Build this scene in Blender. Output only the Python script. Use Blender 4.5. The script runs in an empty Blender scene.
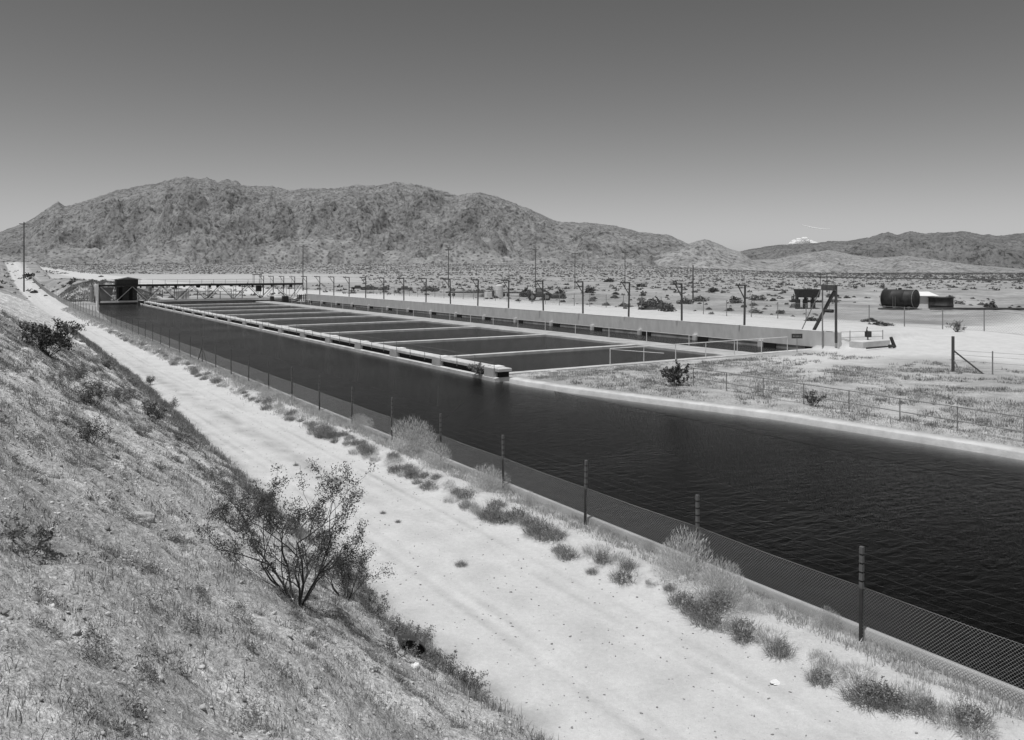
import bpy, math, random
import numpy as np
from mathutils import Vector, Matrix
R = math.radians
sc = bpy.context.scene
C = sc.collection

# ------------------------------------------------------------------ camera, sky, sun, exposure
F, HY, ZC = 830.0, 270.0, 7.0           # focal length in pixels, horizon row, eye height
cd = bpy.data.cameras.new('camera'); cam = bpy.data.objects.new('camera', cd); C.objects.link(cam)
cam.location = (0, 0, ZC); cam.rotation_euler = (R(90), 0, 0)
cd.sensor_width = 36; cd.lens = 36 * F / 1024; cd.shift_y = -(370 - HY) / 1024
cd.clip_start = 0.3; cd.clip_end = 60000
sc.camera = cam
sc.render.resolution_x = 1024; sc.render.resolution_y = 740

SUN_EL, SUN_DIR = 75.0, Vector((-0.50, -0.86, 0)).normalized()      # towards the sun: high, behind the camera's left shoulder
w = bpy.data.worlds.new('World'); sc.world = w; w.use_nodes = True
nt = w.node_tree; nt.nodes.clear()
sky = nt.nodes.new('ShaderNodeTexSky'); sky.sky_type = 'NISHITA'; sky.sun_disc = False
sky.sun_elevation = R(SUN_EL); sky.sun_rotation = math.atan2(SUN_DIR.x, SUN_DIR.y)
sky.air_density = 1.0; sky.dust_density = 0.8; sky.ozone_density = 1.0
sepc = nt.nodes.new('ShaderNodeSeparateColor'); bg = nt.nodes.new('ShaderNodeBackground')
bg.inputs['Strength'].default_value = 0.056
mixw = nt.nodes.new('ShaderNodeMath'); mixw.operation = 'MULTIPLY_ADD'
mixg = nt.nodes.new('ShaderNodeMath'); mixg.operation = 'MULTIPLY'; mixg.inputs[1].default_value = 0.1
mixw.inputs[1].default_value = 0.9      # red-filtered panchromatic film: mostly the red channel
wo = nt.nodes.new('ShaderNodeOutputWorld')
nt.links.new(sky.outputs[0], sepc.inputs[0])
nt.links.new(sepc.outputs[1], mixg.inputs[0])
nt.links.new(sepc.outputs[0], mixw.inputs[0]); nt.links.new(mixg.outputs[0], mixw.inputs[2])
pwr = nt.nodes.new('ShaderNodeMath'); pwr.operation = 'POWER'; pwr.inputs[1].default_value = 1.36     # contrast of the film
nt.links.new(mixw.outputs[0], pwr.inputs[0]); nt.links.new(pwr.outputs[0], bg.inputs['Color']); nt.links.new(bg.outputs[0], wo.inputs[0])

sl = bpy.data.lights.new('sun', 'SUN'); so = bpy.data.objects.new('sun', sl); C.objects.link(so)
sl.energy = 3.8; sl.angle = R(0.53); sl.color = (1, 1, 1)
sv = Vector((SUN_DIR.x * math.cos(R(SUN_EL)), SUN_DIR.y * math.cos(R(SUN_EL)), math.sin(R(SUN_EL))))
so.rotation_euler = sv.to_track_quat('Z', 'Y').to_euler(); so.location = (0, 0, 60)
vs = sc.view_settings
vs.view_transform = 'Standard'; vs.look = 'None'; vs.gamma = 1; vs.use_curve_mapping = False
vs.exposure = 0.0
sc.render.engine = 'CYCLES'
sc.cycles.max_bounces = 6; sc.cycles.transparent_max_bounces = 24; sc.cycles.volume_bounces = 0

# ------------------------------------------------------------------ canal frame: s runs along the canal, t across it
A = 0.641; N_ = math.sqrt(1 + A * A); PHI = math.atan2(A, 1.0)
def XY(s, t): return ((-A * s + t) / N_, (s + A * t) / N_)
def ST(x, y): return ((-A * x + y) / N_, (x + A * y) / N_)
def W(s, t, z): x, y = XY(s, t); return Vector((x, y, z))

# ------------------------------------------------------------------ noise
def _h(ix, iy, seed):
    n = (ix.astype(np.int64) * 374761393 + iy.astype(np.int64) * 668265263 + seed * 974634777) & 0xffffffff
    n = ((n ^ (n >> 13)) * 1274126177) & 0xffffffff
    n = ((n ^ (n >> 16)) * 2246822519) & 0xffffffff
    return ((n ^ (n >> 15)) & 0xffff) / 65535.0
def noise(x, y, seed=0):
    x = np.asarray(x, float); y = np.asarray(y, float)
    ix = np.floor(x); iy = np.floor(y); fx = x - ix; fy = y - iy
    def g(a, b):
        an = _h(ix + a, iy + b, seed) * 6.2831853
        return np.cos(an) * (fx - a) + np.sin(an) * (fy - b)
    u = fx * fx * fx * (fx * (fx * 6 - 15) + 10); v = fy * fy * fy * (fy * (fy * 6 - 15) + 10)
    a = g(0, 0); b = g(1, 0); c = g(0, 1); d = g(1, 1)
    return (a + (b - a) * u + (c - a) * v + (a - b - c + d) * u * v) * 1.5
def fbm(x, y, o=4, seed=0, gain=.5):
    r = 0; am = 1; 
    for k in range(o):
        r = r + noise(x, y, seed + k * 17) * am; x = x * 2.03 + 3.1; y = y * 2.03 + 1.7; am *= gain
    return r
def ridged(x, y, o=5, seed=0, gain=.55):
    r = 0; am = 1; wgt = 1
    for k in range(o):
        n = 1 - np.abs(noise(x, y, seed + k * 13)) * 1.6
        n = np.clip(n, 0, 1) ** 2 * wgt; r = r + n * am; wgt = np.clip(n * 1.6, 0, 1)
        x = x * 2.07 + 5.2; y = y * 2.07 + 9.1; am *= gain
    return r
def sm(a, b, x): u = np.clip((x - a) / (b - a), 0, 1); return u * u * (3 - 2 * u)

# ------------------------------------------------------------------ terrain
T_FENCE, T_LIP = 14.2, 14.45
ZW = -0.42
S0, S1 = 49.7, 197.0                    # the settling basins
def rim(s): return np.interp(s, [-60, 0, 18, 27.5, 35, 41, 45, 51], [35.6, 34.8, 34.2, 33.2, 31.2, 29.8, 29.3, 29.3])
def edgeL(s): return np.interp(s, [-100, 120, 160, 197], [T_LIP, T_LIP, 17.0, 21.0])
def toe(s): return np.interp(s, [-30, 15, 37, 56, 82, 140, 260], [7.5, 7.4, 8.2, 8.8, 9.2, 9.4, 8.8])
def z0(s): return 1.15 * (np.clip(s - 150, 0, 260) / 86.0) ** 2
def zt(s, t):
    s = np.asarray(s, float); t = np.asarray(t, float); s, t = np.broadcast_arrays(s, t)
    x, y = XY(s, t)
    far = np.clip(y, 1, None); az = x / far
    b = z0(s)
    # road + berm + hill
    k = np.interp(s, [0, 20, 80, 200], [.73, .70, .52, .40])
    d = toe(s) + .25 * noise(s * .35, t * 0 + 4.2, 3) - t
    dd = np.where(d > 0, d, 0)
    hill = k * (np.sqrt(dd * dd + .09) - .3)
    cap = 5.45 + .25 * noise(s * .1, t * .1, 8)
    hill = np.where(hill > cap, cap + (hill - cap) * .12, hill)
    rough = sm(.0, 1.2, d)
    hill = hill + rough * (.16 * fbm(s * .55, t * .9, 4, 21) + .05 * ridged(s * 1.3, t * .6, 3, 31) + .035 * fbm(s * 4, t * 4, 3, 33))
    zr = b - .22 + hill + .22 * sm(12.3, 13.1, t) - .10 * sm(13.4, 14.1, t)
    zr = zr + .02 * noise(s * .6, t * 1.4, 5) - .035 * np.exp(-((t - 8.9 + .3 * np.sin(s * .05)) / .35) ** 2) - .035 * np.exp(-((t - 11.0 + .3 * np.sin(s * .05)) / .35) ** 2)
    zr = zr + .06 * fbm(s * 1.1, t * 1.7, 3, 55) * sm(12.0, 12.6, t) * (1 - sm(14.0, 14.4, t))
    # plain
    pl = .22 * fbm(x * .03, y * .03, 3, 71) * sm(40, 90, far) + .10 * fbm(x * .22, y * .22, 3, 72)
    amp = 1 - sm(.05, .42, az)
    fan = (30 * amp) * np.clip((far - 480) / 2000, 0, 1.6) ** 1.25
    back = 1.0 * sm(64.9, 65.1, t) * sm(46.5, 47.5, s) * (1 - .45 * sm(74, 82, t)) * (1 - sm(205, 230, s))
    slope_r = .5 * sm(66, 80, t) * (1 - sm(47, 56, s))
    right = np.where(t > 66, pl * .8, pl * .35) + fan + np.maximum(back, slope_r * sm(38, 47, s))
    right = right + .35 * ridged(x * .045, y * .045, 3, 77) * sm(100, 125, t) * (1 - sm(500, 900, far))
    # bank that closes the far left end of the canal
    bank = 4.1 * sm(S1 + 1.5, S1 + 13, s) * (1 - sm(24, 40, t)) * (1 - sm(300, 420, s))
    bank = bank * (1 + .12 * fbm(s * .2, t * .2, 3, 91))
    right = right - .16 * (1 - sm(.5, 2.4, t - rim(s))) * (s < S0) - .36 * sm(43, S0 - 1, s) * (s < S0 + .5) * (t > 29) * (t < 65.2)
    z = np.where(t < edgeL(s), zr, right)
    z = np.where((s > S1) & (t >= edgeL(s)), right + bank, z)
    z = np.where((s > S1) & (t < edgeL(s)), np.maximum(zr, right + bank * sm(12.5, 20, t)), z)
    # canal bed and basins
    ll = edgeL(s); rr = rim(s)
    bed = np.maximum(np.maximum(-3.2, -.12 - (t - ll + .25) / 1.45), np.where(s < S0, -1.15 - (rr - t) / 1.5, -9.))
    inc = (t > ll + .02) & (t < rr - .02) & (s < S1)
    z = np.where(inc, bed, z)
    inb = (t >= rr - .02) & (t < 56.0) & (s > S0 - .3) & (s < S1)
    z = np.where(inb, -3.2, z)
    z = np.where((t >= 56.0) & (t < 65.0) & (s > S0 - .3) & (s < S1 - 2), -1.6, z)
    return z
def ztf(s, t): return float(zt(s, t))
_ys = np.concatenate([np.geomspace(2.5, 400, 2400), np.geomspace(400, 4000, 700)])
def hit(px, py, zoff=0.0):
    """where the view ray of a measured point meets the ground (s, t, z)"""
    X = (px - 512) / F * _ys; Z = ZC + (HY - py) / F * _ys
    s, t = ST(X, _ys); g = zt(s, t) + zoff
    i = np.argmax(Z < g)
    if Z[i] >= g[i]: i = len(_ys) - 1
    return float(s[i]), float(t[i]), float(g[i] - zoff)

# ------------------------------------------------------------------ materials (black-and-white place: every colour is a grey)
def g3(v): return (v, v, v, 1)
MATS = {}
def mat(name, base, rough=.85, var=.0, scale=3.0, bump=0.0, bscale=30.0, island=0.0, metal=0.0, detail=6, streak=None, trans=0.0, spec=.3):
    if name in MATS: return MATS[name]
    m = bpy.data.materials.new(name); m.use_nodes = True; t = m.node_tree; p = t.nodes['Principled BSDF']
    p.inputs['Roughness'].default_value = rough; p.inputs['Metallic'].default_value = metal
    p.inputs['Specular IOR Level'].default_value = spec
    co = t.nodes.new('ShaderNodeTexCoord')
    val = None
    if var:
        nz = t.nodes.new('ShaderNodeTexNoise'); nz.inputs['Scale'].default_value = scale; nz.inputs['Detail'].default_value = detail
        nz.inputs['Roughness'].default_value = .65
        if streak:
            mp = t.nodes.new('ShaderNodeMapping'); mp.inputs['Scale'].default_value = streak
            t.links.new(co.outputs['Object'], mp.inputs[0]); t.links.new(mp.outputs[0], nz.inputs['Vector'])
        else: t.links.new(co.outputs['Object'], nz.inputs['Vector'])
        mr = t.nodes.new('ShaderNodeMapRange'); mr.inputs[1].default_value = .3; mr.inputs[2].default_value = .7
        mr.inputs[3].default_value = base * (1 - var); mr.inputs[4].default_value = base * (1 + var)
        t.links.new(nz.outputs[0], mr.inputs[0]); val = mr.outputs[0]
    if island:
        ge = t.nodes.new('ShaderNodeNewGeometry'); mr2 = t.nodes.new('ShaderNodeMapRange')
        mr2.inputs[3].default_value = 1 - island; mr2.inputs[4].default_value = 1 + island
        t.links.new(ge.outputs['Random Per Island'], mr2.inputs[0])
        mu = t.nodes.new('ShaderNodeMath'); mu.operation = 'MULTIPLY'
        if val is None: mu.inputs[0].default_value = base
        else: t.links.new(val, mu.inputs[0])
        t.links.new(mr2.outputs[0], mu.inputs[1]); val = mu.outputs[0]
    if val is None: p.inputs['Base Color'].default_value = g3(base)
    else: t.links.new(val, p.inputs['Base Color'])
    if bump:
        nb = t.nodes.new('ShaderNodeTexNoise'); nb.inputs['Scale'].default_value = bscale; nb.inputs['Detail'].default_value = 5
        t.links.new(co.outputs['Object'], nb.inputs['Vector'])
        bp = t.nodes.new('ShaderNodeBump'); bp.inputs['Strength'].default_value = bump; bp.inputs['Distance'].default_value = .05
        t.links.new(nb.outputs[0], bp.inputs['Height']); t.links.new(bp.outputs[0], p.inputs['Normal'])
    if trans:
        tr = t.nodes.new('ShaderNodeBsdfTranslucent'); mx = t.nodes.new('ShaderNodeMixShader'); mx.inputs[0].default_value = trans
        if val is None: tr.inputs[0].default_value = g3(base)
        else: t.links.new(val, tr.inputs[0])
        t.links.new(p.outputs[0], mx.inputs[1]); t.links.new(tr.outputs[0], mx.inputs[2])
        t.links.new(mx.outputs[0], t.nodes['Material Output'].inputs[0])
    MATS[name] = m; return m
CONC = mat('concrete', .36, .85, .28, .6, .25, 14, detail=9)
CONC_L = mat('pale_concrete', .50, .85, .22, .9, .25, 14, detail=9)
CONC_W = mat('weathered_wall_concrete', .55, .88, .13, 1.3, .2, 10, streak=(1, 1, .4), detail=9)
CONC_D = mat('darker_concrete', .27, .7, .4, .8, .2, 8)  # a darker tone of the concrete
DARK = mat('shade_and_tyre_black', .015, .9)  # near-black: shade inside openings given as colour; also tyres, doors and slots
STEEL_D = mat('dark_steel', .045, .55, .35, 3, .1, 20)
STEEL_G = mat('grey_painted_steel', .22, .6, .25, 3, .1, 20)
STEEL_W = mat('white_painted_steel', .62, .6, .15, 2, .1, 20)
GALV = mat('galvanised_wire', .42, .5, .1, 9)
WOOD = mat('weathered_timber', .085, .9, .4, 2, .4, 18, streak=(6, 6, .6))
WOOD_L = mat('bleached_timber', .26, .9, .3, 2, .4, 18, streak=(6, 6, .6))
LEAF_W = mat('weed_leaves', .26, .85, 0, 1, 0, 1, island=.45, trans=.3)
BARK = mat('shrub_bark', .055, .9, .3, 8)
LEAF_D = mat('dark_leaves', .085, .8, 0, 1, 0, 1, island=.5, trans=.25)
LEAF_M = mat('grey_leaves', .20, .85, 0, 1, 0, 1, island=.45, trans=.25)
LEAF_P = mat('pale_twigs', .56, .9, 0, 1, 0, 1, island=.35, trans=.3)
GRASS_M = mat('dry_grass', .48, .9, 0, 1, 0, 1, island=.45, trans=.3)
GRASS_D = mat('bank_dry_grass', .30, .9, 0, 1, 0, 1, island=.5, trans=.3)
GRASS_L = mat('bleached_grass', .48, .9, 0, 1, 0, 1, island=.4, trans=.3)
ROCK = mat('pale_rock', .42, .9, .35, 4, .6, 12, island=.25)
ROCK_D = mat('grey_rock', .24, .9, .35, 4, .6, 12, island=.3)
PAINT_W = mat('whitewash', .72, .7, .08, 1.5)

def ground_mat():
    m = bpy.data.materials.new('desert_ground'); m.use_nodes = True; t = m.node_tree; p = t.nodes['Principled BSDF']
    p.inputs['Roughness'].default_value = .95; p.inputs['Specular IOR Level'].default_value = .15
    L = t.links.new
    co = t.nodes.new('ShaderNodeTexCoord')
    at = t.nodes.new('ShaderNodeAttribute'); at.attribute_name = 'zone'
    se = t.nodes.new('ShaderNodeSeparateColor'); L(at.outputs['Color'], se.inputs[0])
    def nz(scale, d=6, r=.6):
        n = t.nodes.new('ShaderNodeTexNoise'); n.inputs['Scale'].default_value = scale; n.inputs['Detail'].default_value = d
        n.inputs['Roughness'].default_value = r; L(co.outputs['Object'], n.inputs['Vector']); return n.outputs[0]
    def mr(src, a, b, c, d):
        n = t.nodes.new('ShaderNodeMapRange'); n.inputs[1].default_value = a; n.inputs[2].default_value = b
        n.inputs[3].default_value = c; n.inputs[4].default_value = d; L(src, n.inputs[0]); return n.outputs[0]
    def ma(op, a, b):
        n = t.nodes.new('ShaderNodeMath'); n.operation = op
        for i, v in enumerate((a, b)):
            if isinstance(v, float): n.inputs[i].default_value = v
            else: L(v, n.inputs[i])
        return n.outputs[0]
    def mx(f, a, b):
        n = t.nodes.new('ShaderNodeMix'); n.data_type = 'FLOAT'
        L(f, n.inputs[0])
        for i, v in ((2, a), (3, b)):
            if isinstance(v, float): n.inputs[i].default_value = v
            else: L(v, n.inputs[i])
        return n.outputs[0]
    big = nz(.08, 5); mid = nz(.9, 6, .65); fine = nz(9, 6, .7); grit = nz(38, 5, .7)
    road = ma('MULTIPLY', mr(mid, .3, .7, .48, .58), mr(fine, .3, .7, .90, 1.06))
    road = ma('MULTIPLY', road, mr(grit, .3, .7, .88, 1.08))
    # rough hillside: gravel speckle
    hillc = ma('MULTIPLY', mr(mid, .32, .68, .46, .70), mr(fine, .35, .65, .58, 1.28))
    hillc = ma('MULTIPLY', hillc, mr(nz(.38, 4), .36, .64, .72, 1.18))
    hillc = ma('MULTIPLY', hillc, mr(grit, .35, .65, .65, 1.3))
    # open desert
    pl = ma('MULTIPLY', mr(big, .35, .65, .22, .38), mr(mid, .3, .7, .78, 1.15))
    pl = ma('MULTIPLY', pl, mr(fine, .3, .7, .88, 1.1))
    # low scrub too far off to model one by one
    vo = t.nodes.new('ShaderNodeTexVoronoi'); vo.inputs['Scale'].default_value = .11; vo.inputs['Randomness'].default_value = 1
    L(co.outputs['Object'], vo.inputs['Vector'])
    spot = mr(vo.outputs['Distance'], .16, .30, 1.0, 0.0)
    spot = ma('MULTIPLY', spot, se.outputs[2])
    pl = mx(spot, pl, .12)
    c = mx(se.outputs[1], pl, hillc)
    c = mx(se.outputs[0], c, road)
    L(c, p.inputs['Base Color'])
    bp = t.nodes.new('ShaderNodeBump'); bp.inputs['Distance'].default_value = .06
    L(mx(se.outputs[0], mr(fine, .2, .8, 0., 1.), mr(grit, .2, .8, 0., .5)), bp.inputs['Height'])
    L(mr(se.outputs[1], 0, 1, .35, .9), bp.inputs['Strength'])
    L(bp.outputs[0], p.inputs['Normal'])
    return m

def mountain_mat(name, lo, hi, scale, bumpd):
    m = bpy.data.materials.new(name); m.use_nodes = True; t = m.node_tree; p = t.nodes['Principled BSDF']
    p.inputs['Roughness'].default_value = .95; p.inputs['Specular IOR Level'].default_value = .1
    L = t.links.new; co = t.nodes.new('ShaderNodeTexCoord')
    def nz(s, d, r=.65):
        n = t.nodes.new('ShaderNodeTexNoise'); n.inputs['Scale'].default_value = s; n.inputs['Detail'].default_value = d
        n.inputs['Roughness'].default_value = r; L(co.outputs['Object'], n.inputs['Vector']); return n.outputs[0]
    a = nz(scale, 8); b = nz(scale * 7, 7, .75)
    def mr(src, q, b_, c, d):
        n = t.nodes.new('ShaderNodeMapRange'); n.inputs[1].default_value = q; n.inputs[2].default_value = b_
        n.inputs[3].default_value = c; n.inputs[4].default_value = d; L(src, n.inputs[0]); return n.outputs[0]
    mu = t.nodes.new('ShaderNodeMath'); mu.operation = 'MULTIPLY'
    L(mr(a, .35, .65, lo, hi), mu.inputs[0]); L(mr(b, .38, .53, .32, 1.12), mu.inputs[1])
    # sand and scree fans at the foot are paler: kept in an attribute
    at = t.nodes.new('ShaderNodeAttribute'); at.attribute_name = 'zone'
    se = t.nodes.new('ShaderNodeSeparateColor'); L(at.outputs['Color'], se.inputs[0])
    mx = t.nodes.new('ShaderNodeMix'); mx.data_type = 'FLOAT'; L(se.outputs[0], mx.inputs[0]); L(mu.outputs[0], mx.inputs[2])
    vo = t.nodes.new('ShaderNodeTexVoronoi'); vo.inputs['Scale'].default_value = .09; L(co.outputs['Object'], vo.inputs['Vector'])
    m3 = t.nodes.new('ShaderNodeMath'); m3.operation = 'MULTIPLY'; L(mr(b, .35, .65, hi * .85, hi * 1.45), m3.inputs[0]); L(mr(vo.outputs['Distance'], .25, .42, .42, 1.0), m3.inputs[1])
    L(m3.outputs[0], mx.inputs[3])
    L(mx.outputs[0], p.inputs['Base Color'])
    bp = t.nodes.new('ShaderNodeBump'); bp.inputs['Distance'].default_value = bumpd; bp.inputs['Strength'].default_value = 1
    L(b, bp.inputs['Height']); L(bp.outputs[0], p.inputs['Normal'])
    return m

def water_mat():
    m = bpy.data.materials.new('canal_water'); m.use_nodes = True; t = m.node_tree; t.nodes.clear(); L = t.links.new
    out = t.nodes.new('ShaderNodeOutputMaterial'); co = t.nodes.new('ShaderNodeTexCoord')
    mp = t.nodes.new('ShaderNodeMapping'); mp.inputs['Rotation'].default_value = (0, 0, -.25); mp.inputs['Scale'].default_value = (.5, 1.0, 1)
    L(co.outputs['Object'], mp.inputs[0])
    n1 = t.nodes.new('ShaderNodeTexNoise'); n1.inputs['Scale'].default_value = 3.8; n1.inputs['Detail'].default_value = 5; n1.inputs['Roughness'].default_value = .6
    n1.inputs['Distortion'].default_value = .6
    n2 = t.nodes.new('ShaderNodeTexNoise'); n2.inputs['Scale'].default_value = .13; n2.inputs['Detail'].default_value = 3
    L(mp.outputs[0], n1.inputs['Vector']); L(mp.outputs[0], n2.inputs['Vector'])
    pw = t.nodes.new('ShaderNodeMapRange'); pw.inputs[1].default_value = .35; pw.inputs[2].default_value = .65; pw.inputs[3].default_value = .22; pw.inputs[4].default_value = .60
    L(n2.outputs[0], pw.inputs[0])
    bp = t.nodes.new('ShaderNodeBump'); bp.inputs['Distance'].default_value = .12
    L(n1.outputs[0], bp.inputs['Height']); L(pw.outputs[0], bp.inputs['Strength'])
    gl = t.nodes.new('ShaderNodeBsdfGlossy'); gl.inputs['Roughness'].default_value = .22; gl.inputs['Color'].default_value = g3(.52)
    tr = t.nodes.new('ShaderNodeBsdfTransparent'); tr.inputs[0].default_value = g3(.92)
    fr = t.nodes.new('ShaderNodeFresnel'); fr.inputs[0].default_value = 1.33
    L(bp.outputs[0], gl.inputs['Normal']); L(bp.outputs[0], fr.inputs['Normal'])
    mx = t.nodes.new('ShaderNodeMixShader'); L(fr.outputs[0], mx.inputs[0]); L(tr.outputs[0], mx.inputs[1]); L(gl.outputs[0], mx.inputs[2])
    L(mx.outputs[0], out.inputs['Surface'])
    ab = t.nodes.new('ShaderNodeVolumeAbsorption'); ab.inputs[0].default_value = g3(0.0); ab.inputs[1].default_value = .85
    L(ab.outputs[0], out.inputs['Volume'])
    return m

# ------------------------------------------------------------------ mesh helpers
def mesh_np(name, V, quads=None, tris=None, smooth=False):
    me = bpy.data.meshes.new(name); V = np.asarray(V, np.float32).reshape(-1, 3)
    me.vertices.add(len(V)); me.vertices.foreach_set('co', V.ravel())
    loops = []; starts = []; tot = 0
    for arr, k in ((quads, 4), (tris, 3)):
        if arr is None or len(arr) == 0: continue
        arr = np.asarray(arr, np.int32).reshape(-1, k); loops.append(arr.ravel())
        starts.append(tot + np.arange(len(arr)) * k); tot += arr.size
    loops = np.concatenate(loops); starts = np.concatenate(starts)
    me.loops.add(tot); me.loops.foreach_set('vertex_index', loops.astype(np.int32))
    me.polygons.add(len(starts)); me.polygons.foreach_set('loop_start', starts.astype(np.int32))
    if smooth: me.polygons.foreach_set('use_smooth', np.ones(len(starts), bool))
    me.update(calc_edges=True); me.validate()
    return me
def link(name, me, m=None, parent=None):
    o = bpy.data.objects.new(name, me); C.objects.link(o)
    if m is not None and me is not None and not me.materials: me.materials.append(m)
    if parent: o.parent = parent
    return o
def tag(o, label=None, cat=None, group=None, kind=None):
    if label: o['label'] = label
    if cat: o['category'] = cat
    if group: o['group'] = group
    if kind: o['kind'] = kind
    return o
def thing(name, label, cat, s, t, z, group=None, rot=None, st=True):
    o = bpy.data.objects.new(name, None); C.objects.link(o); o.empty_display_size = .2
    o.location = W(s, t, z); o.rotation_euler = (0, 0, PHI if rot is None else rot)
    return tag(o, label, cat, group)
def dup(root, s, t, z, label=None, rot=None, scale=None):
    r = root.copy(); C.objects.link(r); r.location = W(s, t, z)
    if rot is not None: r.rotation_euler = (0, 0, rot)
    if scale is not None: r.scale = scale if hasattr(scale, '__len__') else (scale,) * 3
    if label: r['label'] = label
    for ch in list(root.children):
        c = ch.copy(); C.objects.link(c); c.parent = r
        for g in list(ch.children):
            d = g.copy(); C.objects.link(d); d.parent = c
    return r
class MB:
    """collects simple solids, in the local frame of one thing: x = across (t), y = along (s), z = up"""
    def __init__(s): s.v = []; s.f = []
    def _a(s, vs, fs):
        n = len(s.v); s.v += [tuple(v) for v in vs]; s.f += [tuple(i + n for i in f) for f in fs]; return s
    def box(s, x0, x1, y0, y1, z0_, z1, ch=0.0):
        if ch <= 0:
            v = [(x, y, z) for z in (z0_, z1) for y in (y0, y1) for x in (x0, x1)]
            return s._a(v, [(0, 2, 3, 1), (4, 5, 7, 6), (0, 1, 5, 4), (2, 6, 7, 3), (0, 4, 6, 2), (1, 3, 7, 5)])
        # top edges chamfered
        v = [(x0, y0, z0_), (x1, y0, z0_), (x1, y1, z0_), (x0, y1, z0_), (x0, y0, z1 - ch), (x1, y0, z1 - ch), (x1, y1, z1 - ch), (x0, y1, z1 - ch),
             (x0 + ch, y0 + ch, z1), (x1 - ch, y0 + ch, z1), (x1 - ch, y1 - ch, z1), (x0 + ch, y1 - ch, z1)]
        return s._a(v, [(3, 2, 1, 0), (0, 1, 5, 4), (1, 2, 6, 5), (2, 3, 7, 6), (3, 0, 4, 7), (4, 5, 9, 8), (5, 6, 10, 9), (6, 7, 11, 10), (7, 4, 8, 11), (8, 9, 10, 11)])
    def bar(s, a, b, w_, h_=None, up=(0, 0, 1)):
        a = Vector(a); b = Vector(b); h_ = h_ or w_; d = (b - a).normalized(); u = Vector(up)
        if abs(d.dot(u)) > .98: u = Vector((0, 1, 0))
        x = d.cross(u).normalized() * w_ / 2; y = x.cross(d).normalized() * h_ / 2
        v = [a - x - y, a + x - y, a + x + y, a - x + y, b - x - y, b + x - y, b + x + y, b - x + y]
        return s._a(v, [(3, 2, 1, 0), (4, 5, 6, 7), (0, 1, 5, 4), (1, 2, 6, 5), (2, 3, 7, 6), (3, 0, 4, 7)])
    def tube(s, a, b, r, r2=None, n=8, cap=True):
        a = Vector(a); b = Vector(b); r2 = r if r2 is None else r2; d = (b - a).normalized(); u = Vector((0, 0, 1))
        if abs(d.dot(u)) > .98: u = Vector((0, 1, 0))
        x = d.cross(u).normalized(); y = x.cross(d)
        v = []
        for p, q in ((a, r), (b, r2)):
            for i in range(n):
                an = 2 * math.pi * i / n; v.append(p + x * (q * math.cos(an)) + y * (q * math.sin(an)))
        f = [(i, (i + 1) % n, n + (i + 1) % n, n + i) for i in range(n)]
        if cap: f += [tuple(range(n))[::-1], tuple(range(n, 2 * n))]
        return s._a(v, f)
    def path(s, pts, rs, n=5):
        for i in range(len(pts) - 1): s.tube(pts[i], pts[i + 1], rs[i], rs[i + 1], n, cap=(i == len(pts) - 2))
        return s
    def prism(s, poly, y0, y1):      # poly in x-z
        n = len(poly); v = [(x, y0, z) for x, z in poly] + [(x, y1, z) for x, z in poly]
        return s._a(v, [tuple(range(n))[::-1], tuple(range(n, 2 * n))] + [(i, (i + 1) % n, n + (i + 1) % n, n + i) for i in range(n)])
    def build(s, name, m, parent=None, smooth=False):
        me = bpy.data.meshes.new(name); me.from_pydata(s.v, [], s.f); me.update()
        if smooth: me.polygons.foreach_set('use_smooth', [True] * len(me.polygons))
        return link(name, me, m, parent)
def at_frame(o, s=0, t=0, z=0):      # a one-mesh thing built in the canal frame
    o.location = W(s, t, z); o.rotation_euler = (0, 0, PHI); return o

# ------------------------------------------------------------------ GROUND: one sheet, fine near, coarse to the mountains
def lines(*seg):
    out = []
    for a, b, st in seg: out += list(np.arange(a, b - st * .3, st))
    return out
sl_ = lines((-14, -2, .5), (-2, 34, .14), (34, 60, .28), (60, 110, .55), (110, 200, 1.0), (200, 330, 2.0))
sl_ += list(np.geomspace(330, 14000, 110))
sl_ = [v for v in sl_ if abs(v - (S0 - .3)) > .1 and abs(v - S1) > .3] + [S0 - .31, S0 - .29, S1 - .01, S1 + .01]
sl_ = np.array(sorted(sl_))
tl_ = lines((-60, -8, 3.), (-8, -1, .5), (-1, 9.9, .11), (9.9, 14.4, .17), (14.6, 19.5, .5), (19.5, 29, 1.0), (31.5, 48, .35), (48, 65, .7), (65.1, 100, .8), (100, 200, 1.8), (200, 330, 3.5))
tl_ += [14.45, 14.48, 29.26, 29.29, 30.0, 30.9, 55.99, 56.01, 64.99, 65.01] + list(np.geomspace(330, 14000, 110))
tl_ = np.array(sorted(set(np.round(tl_, 3))))
Sg, Tb = np.meshgrid(sl_, tl_, indexing='ij')
def hat(x, a, b, c, d): return np.clip(np.minimum((x - a) / (b - a), (d - x) / (d - c)), 0, 1)
Tg = Tb + hat(Tb, 13.0, 14.45, 14.48, 21) * (edgeL(Sg) - T_LIP) + hat(Tb, 25, 29.26, 30.9, 44) * (rim(Sg) - 29.3)
Zg = zt(Sg, Tg)
Xg, Yg = XY(Sg, Tg)
ns, ntt = Sg.shape
idx = np.arange(ns * ntt).reshape(ns, ntt)
quads = np.stack([idx[:-1, :-1], idx[:-1, 1:], idx[1:, 1:], idx[1:, :-1]], -1).reshape(-1, 4)
GM = mesh_np('ground', np.stack([Xg, Yg, Zg], -1), quads, smooth=True)
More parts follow.
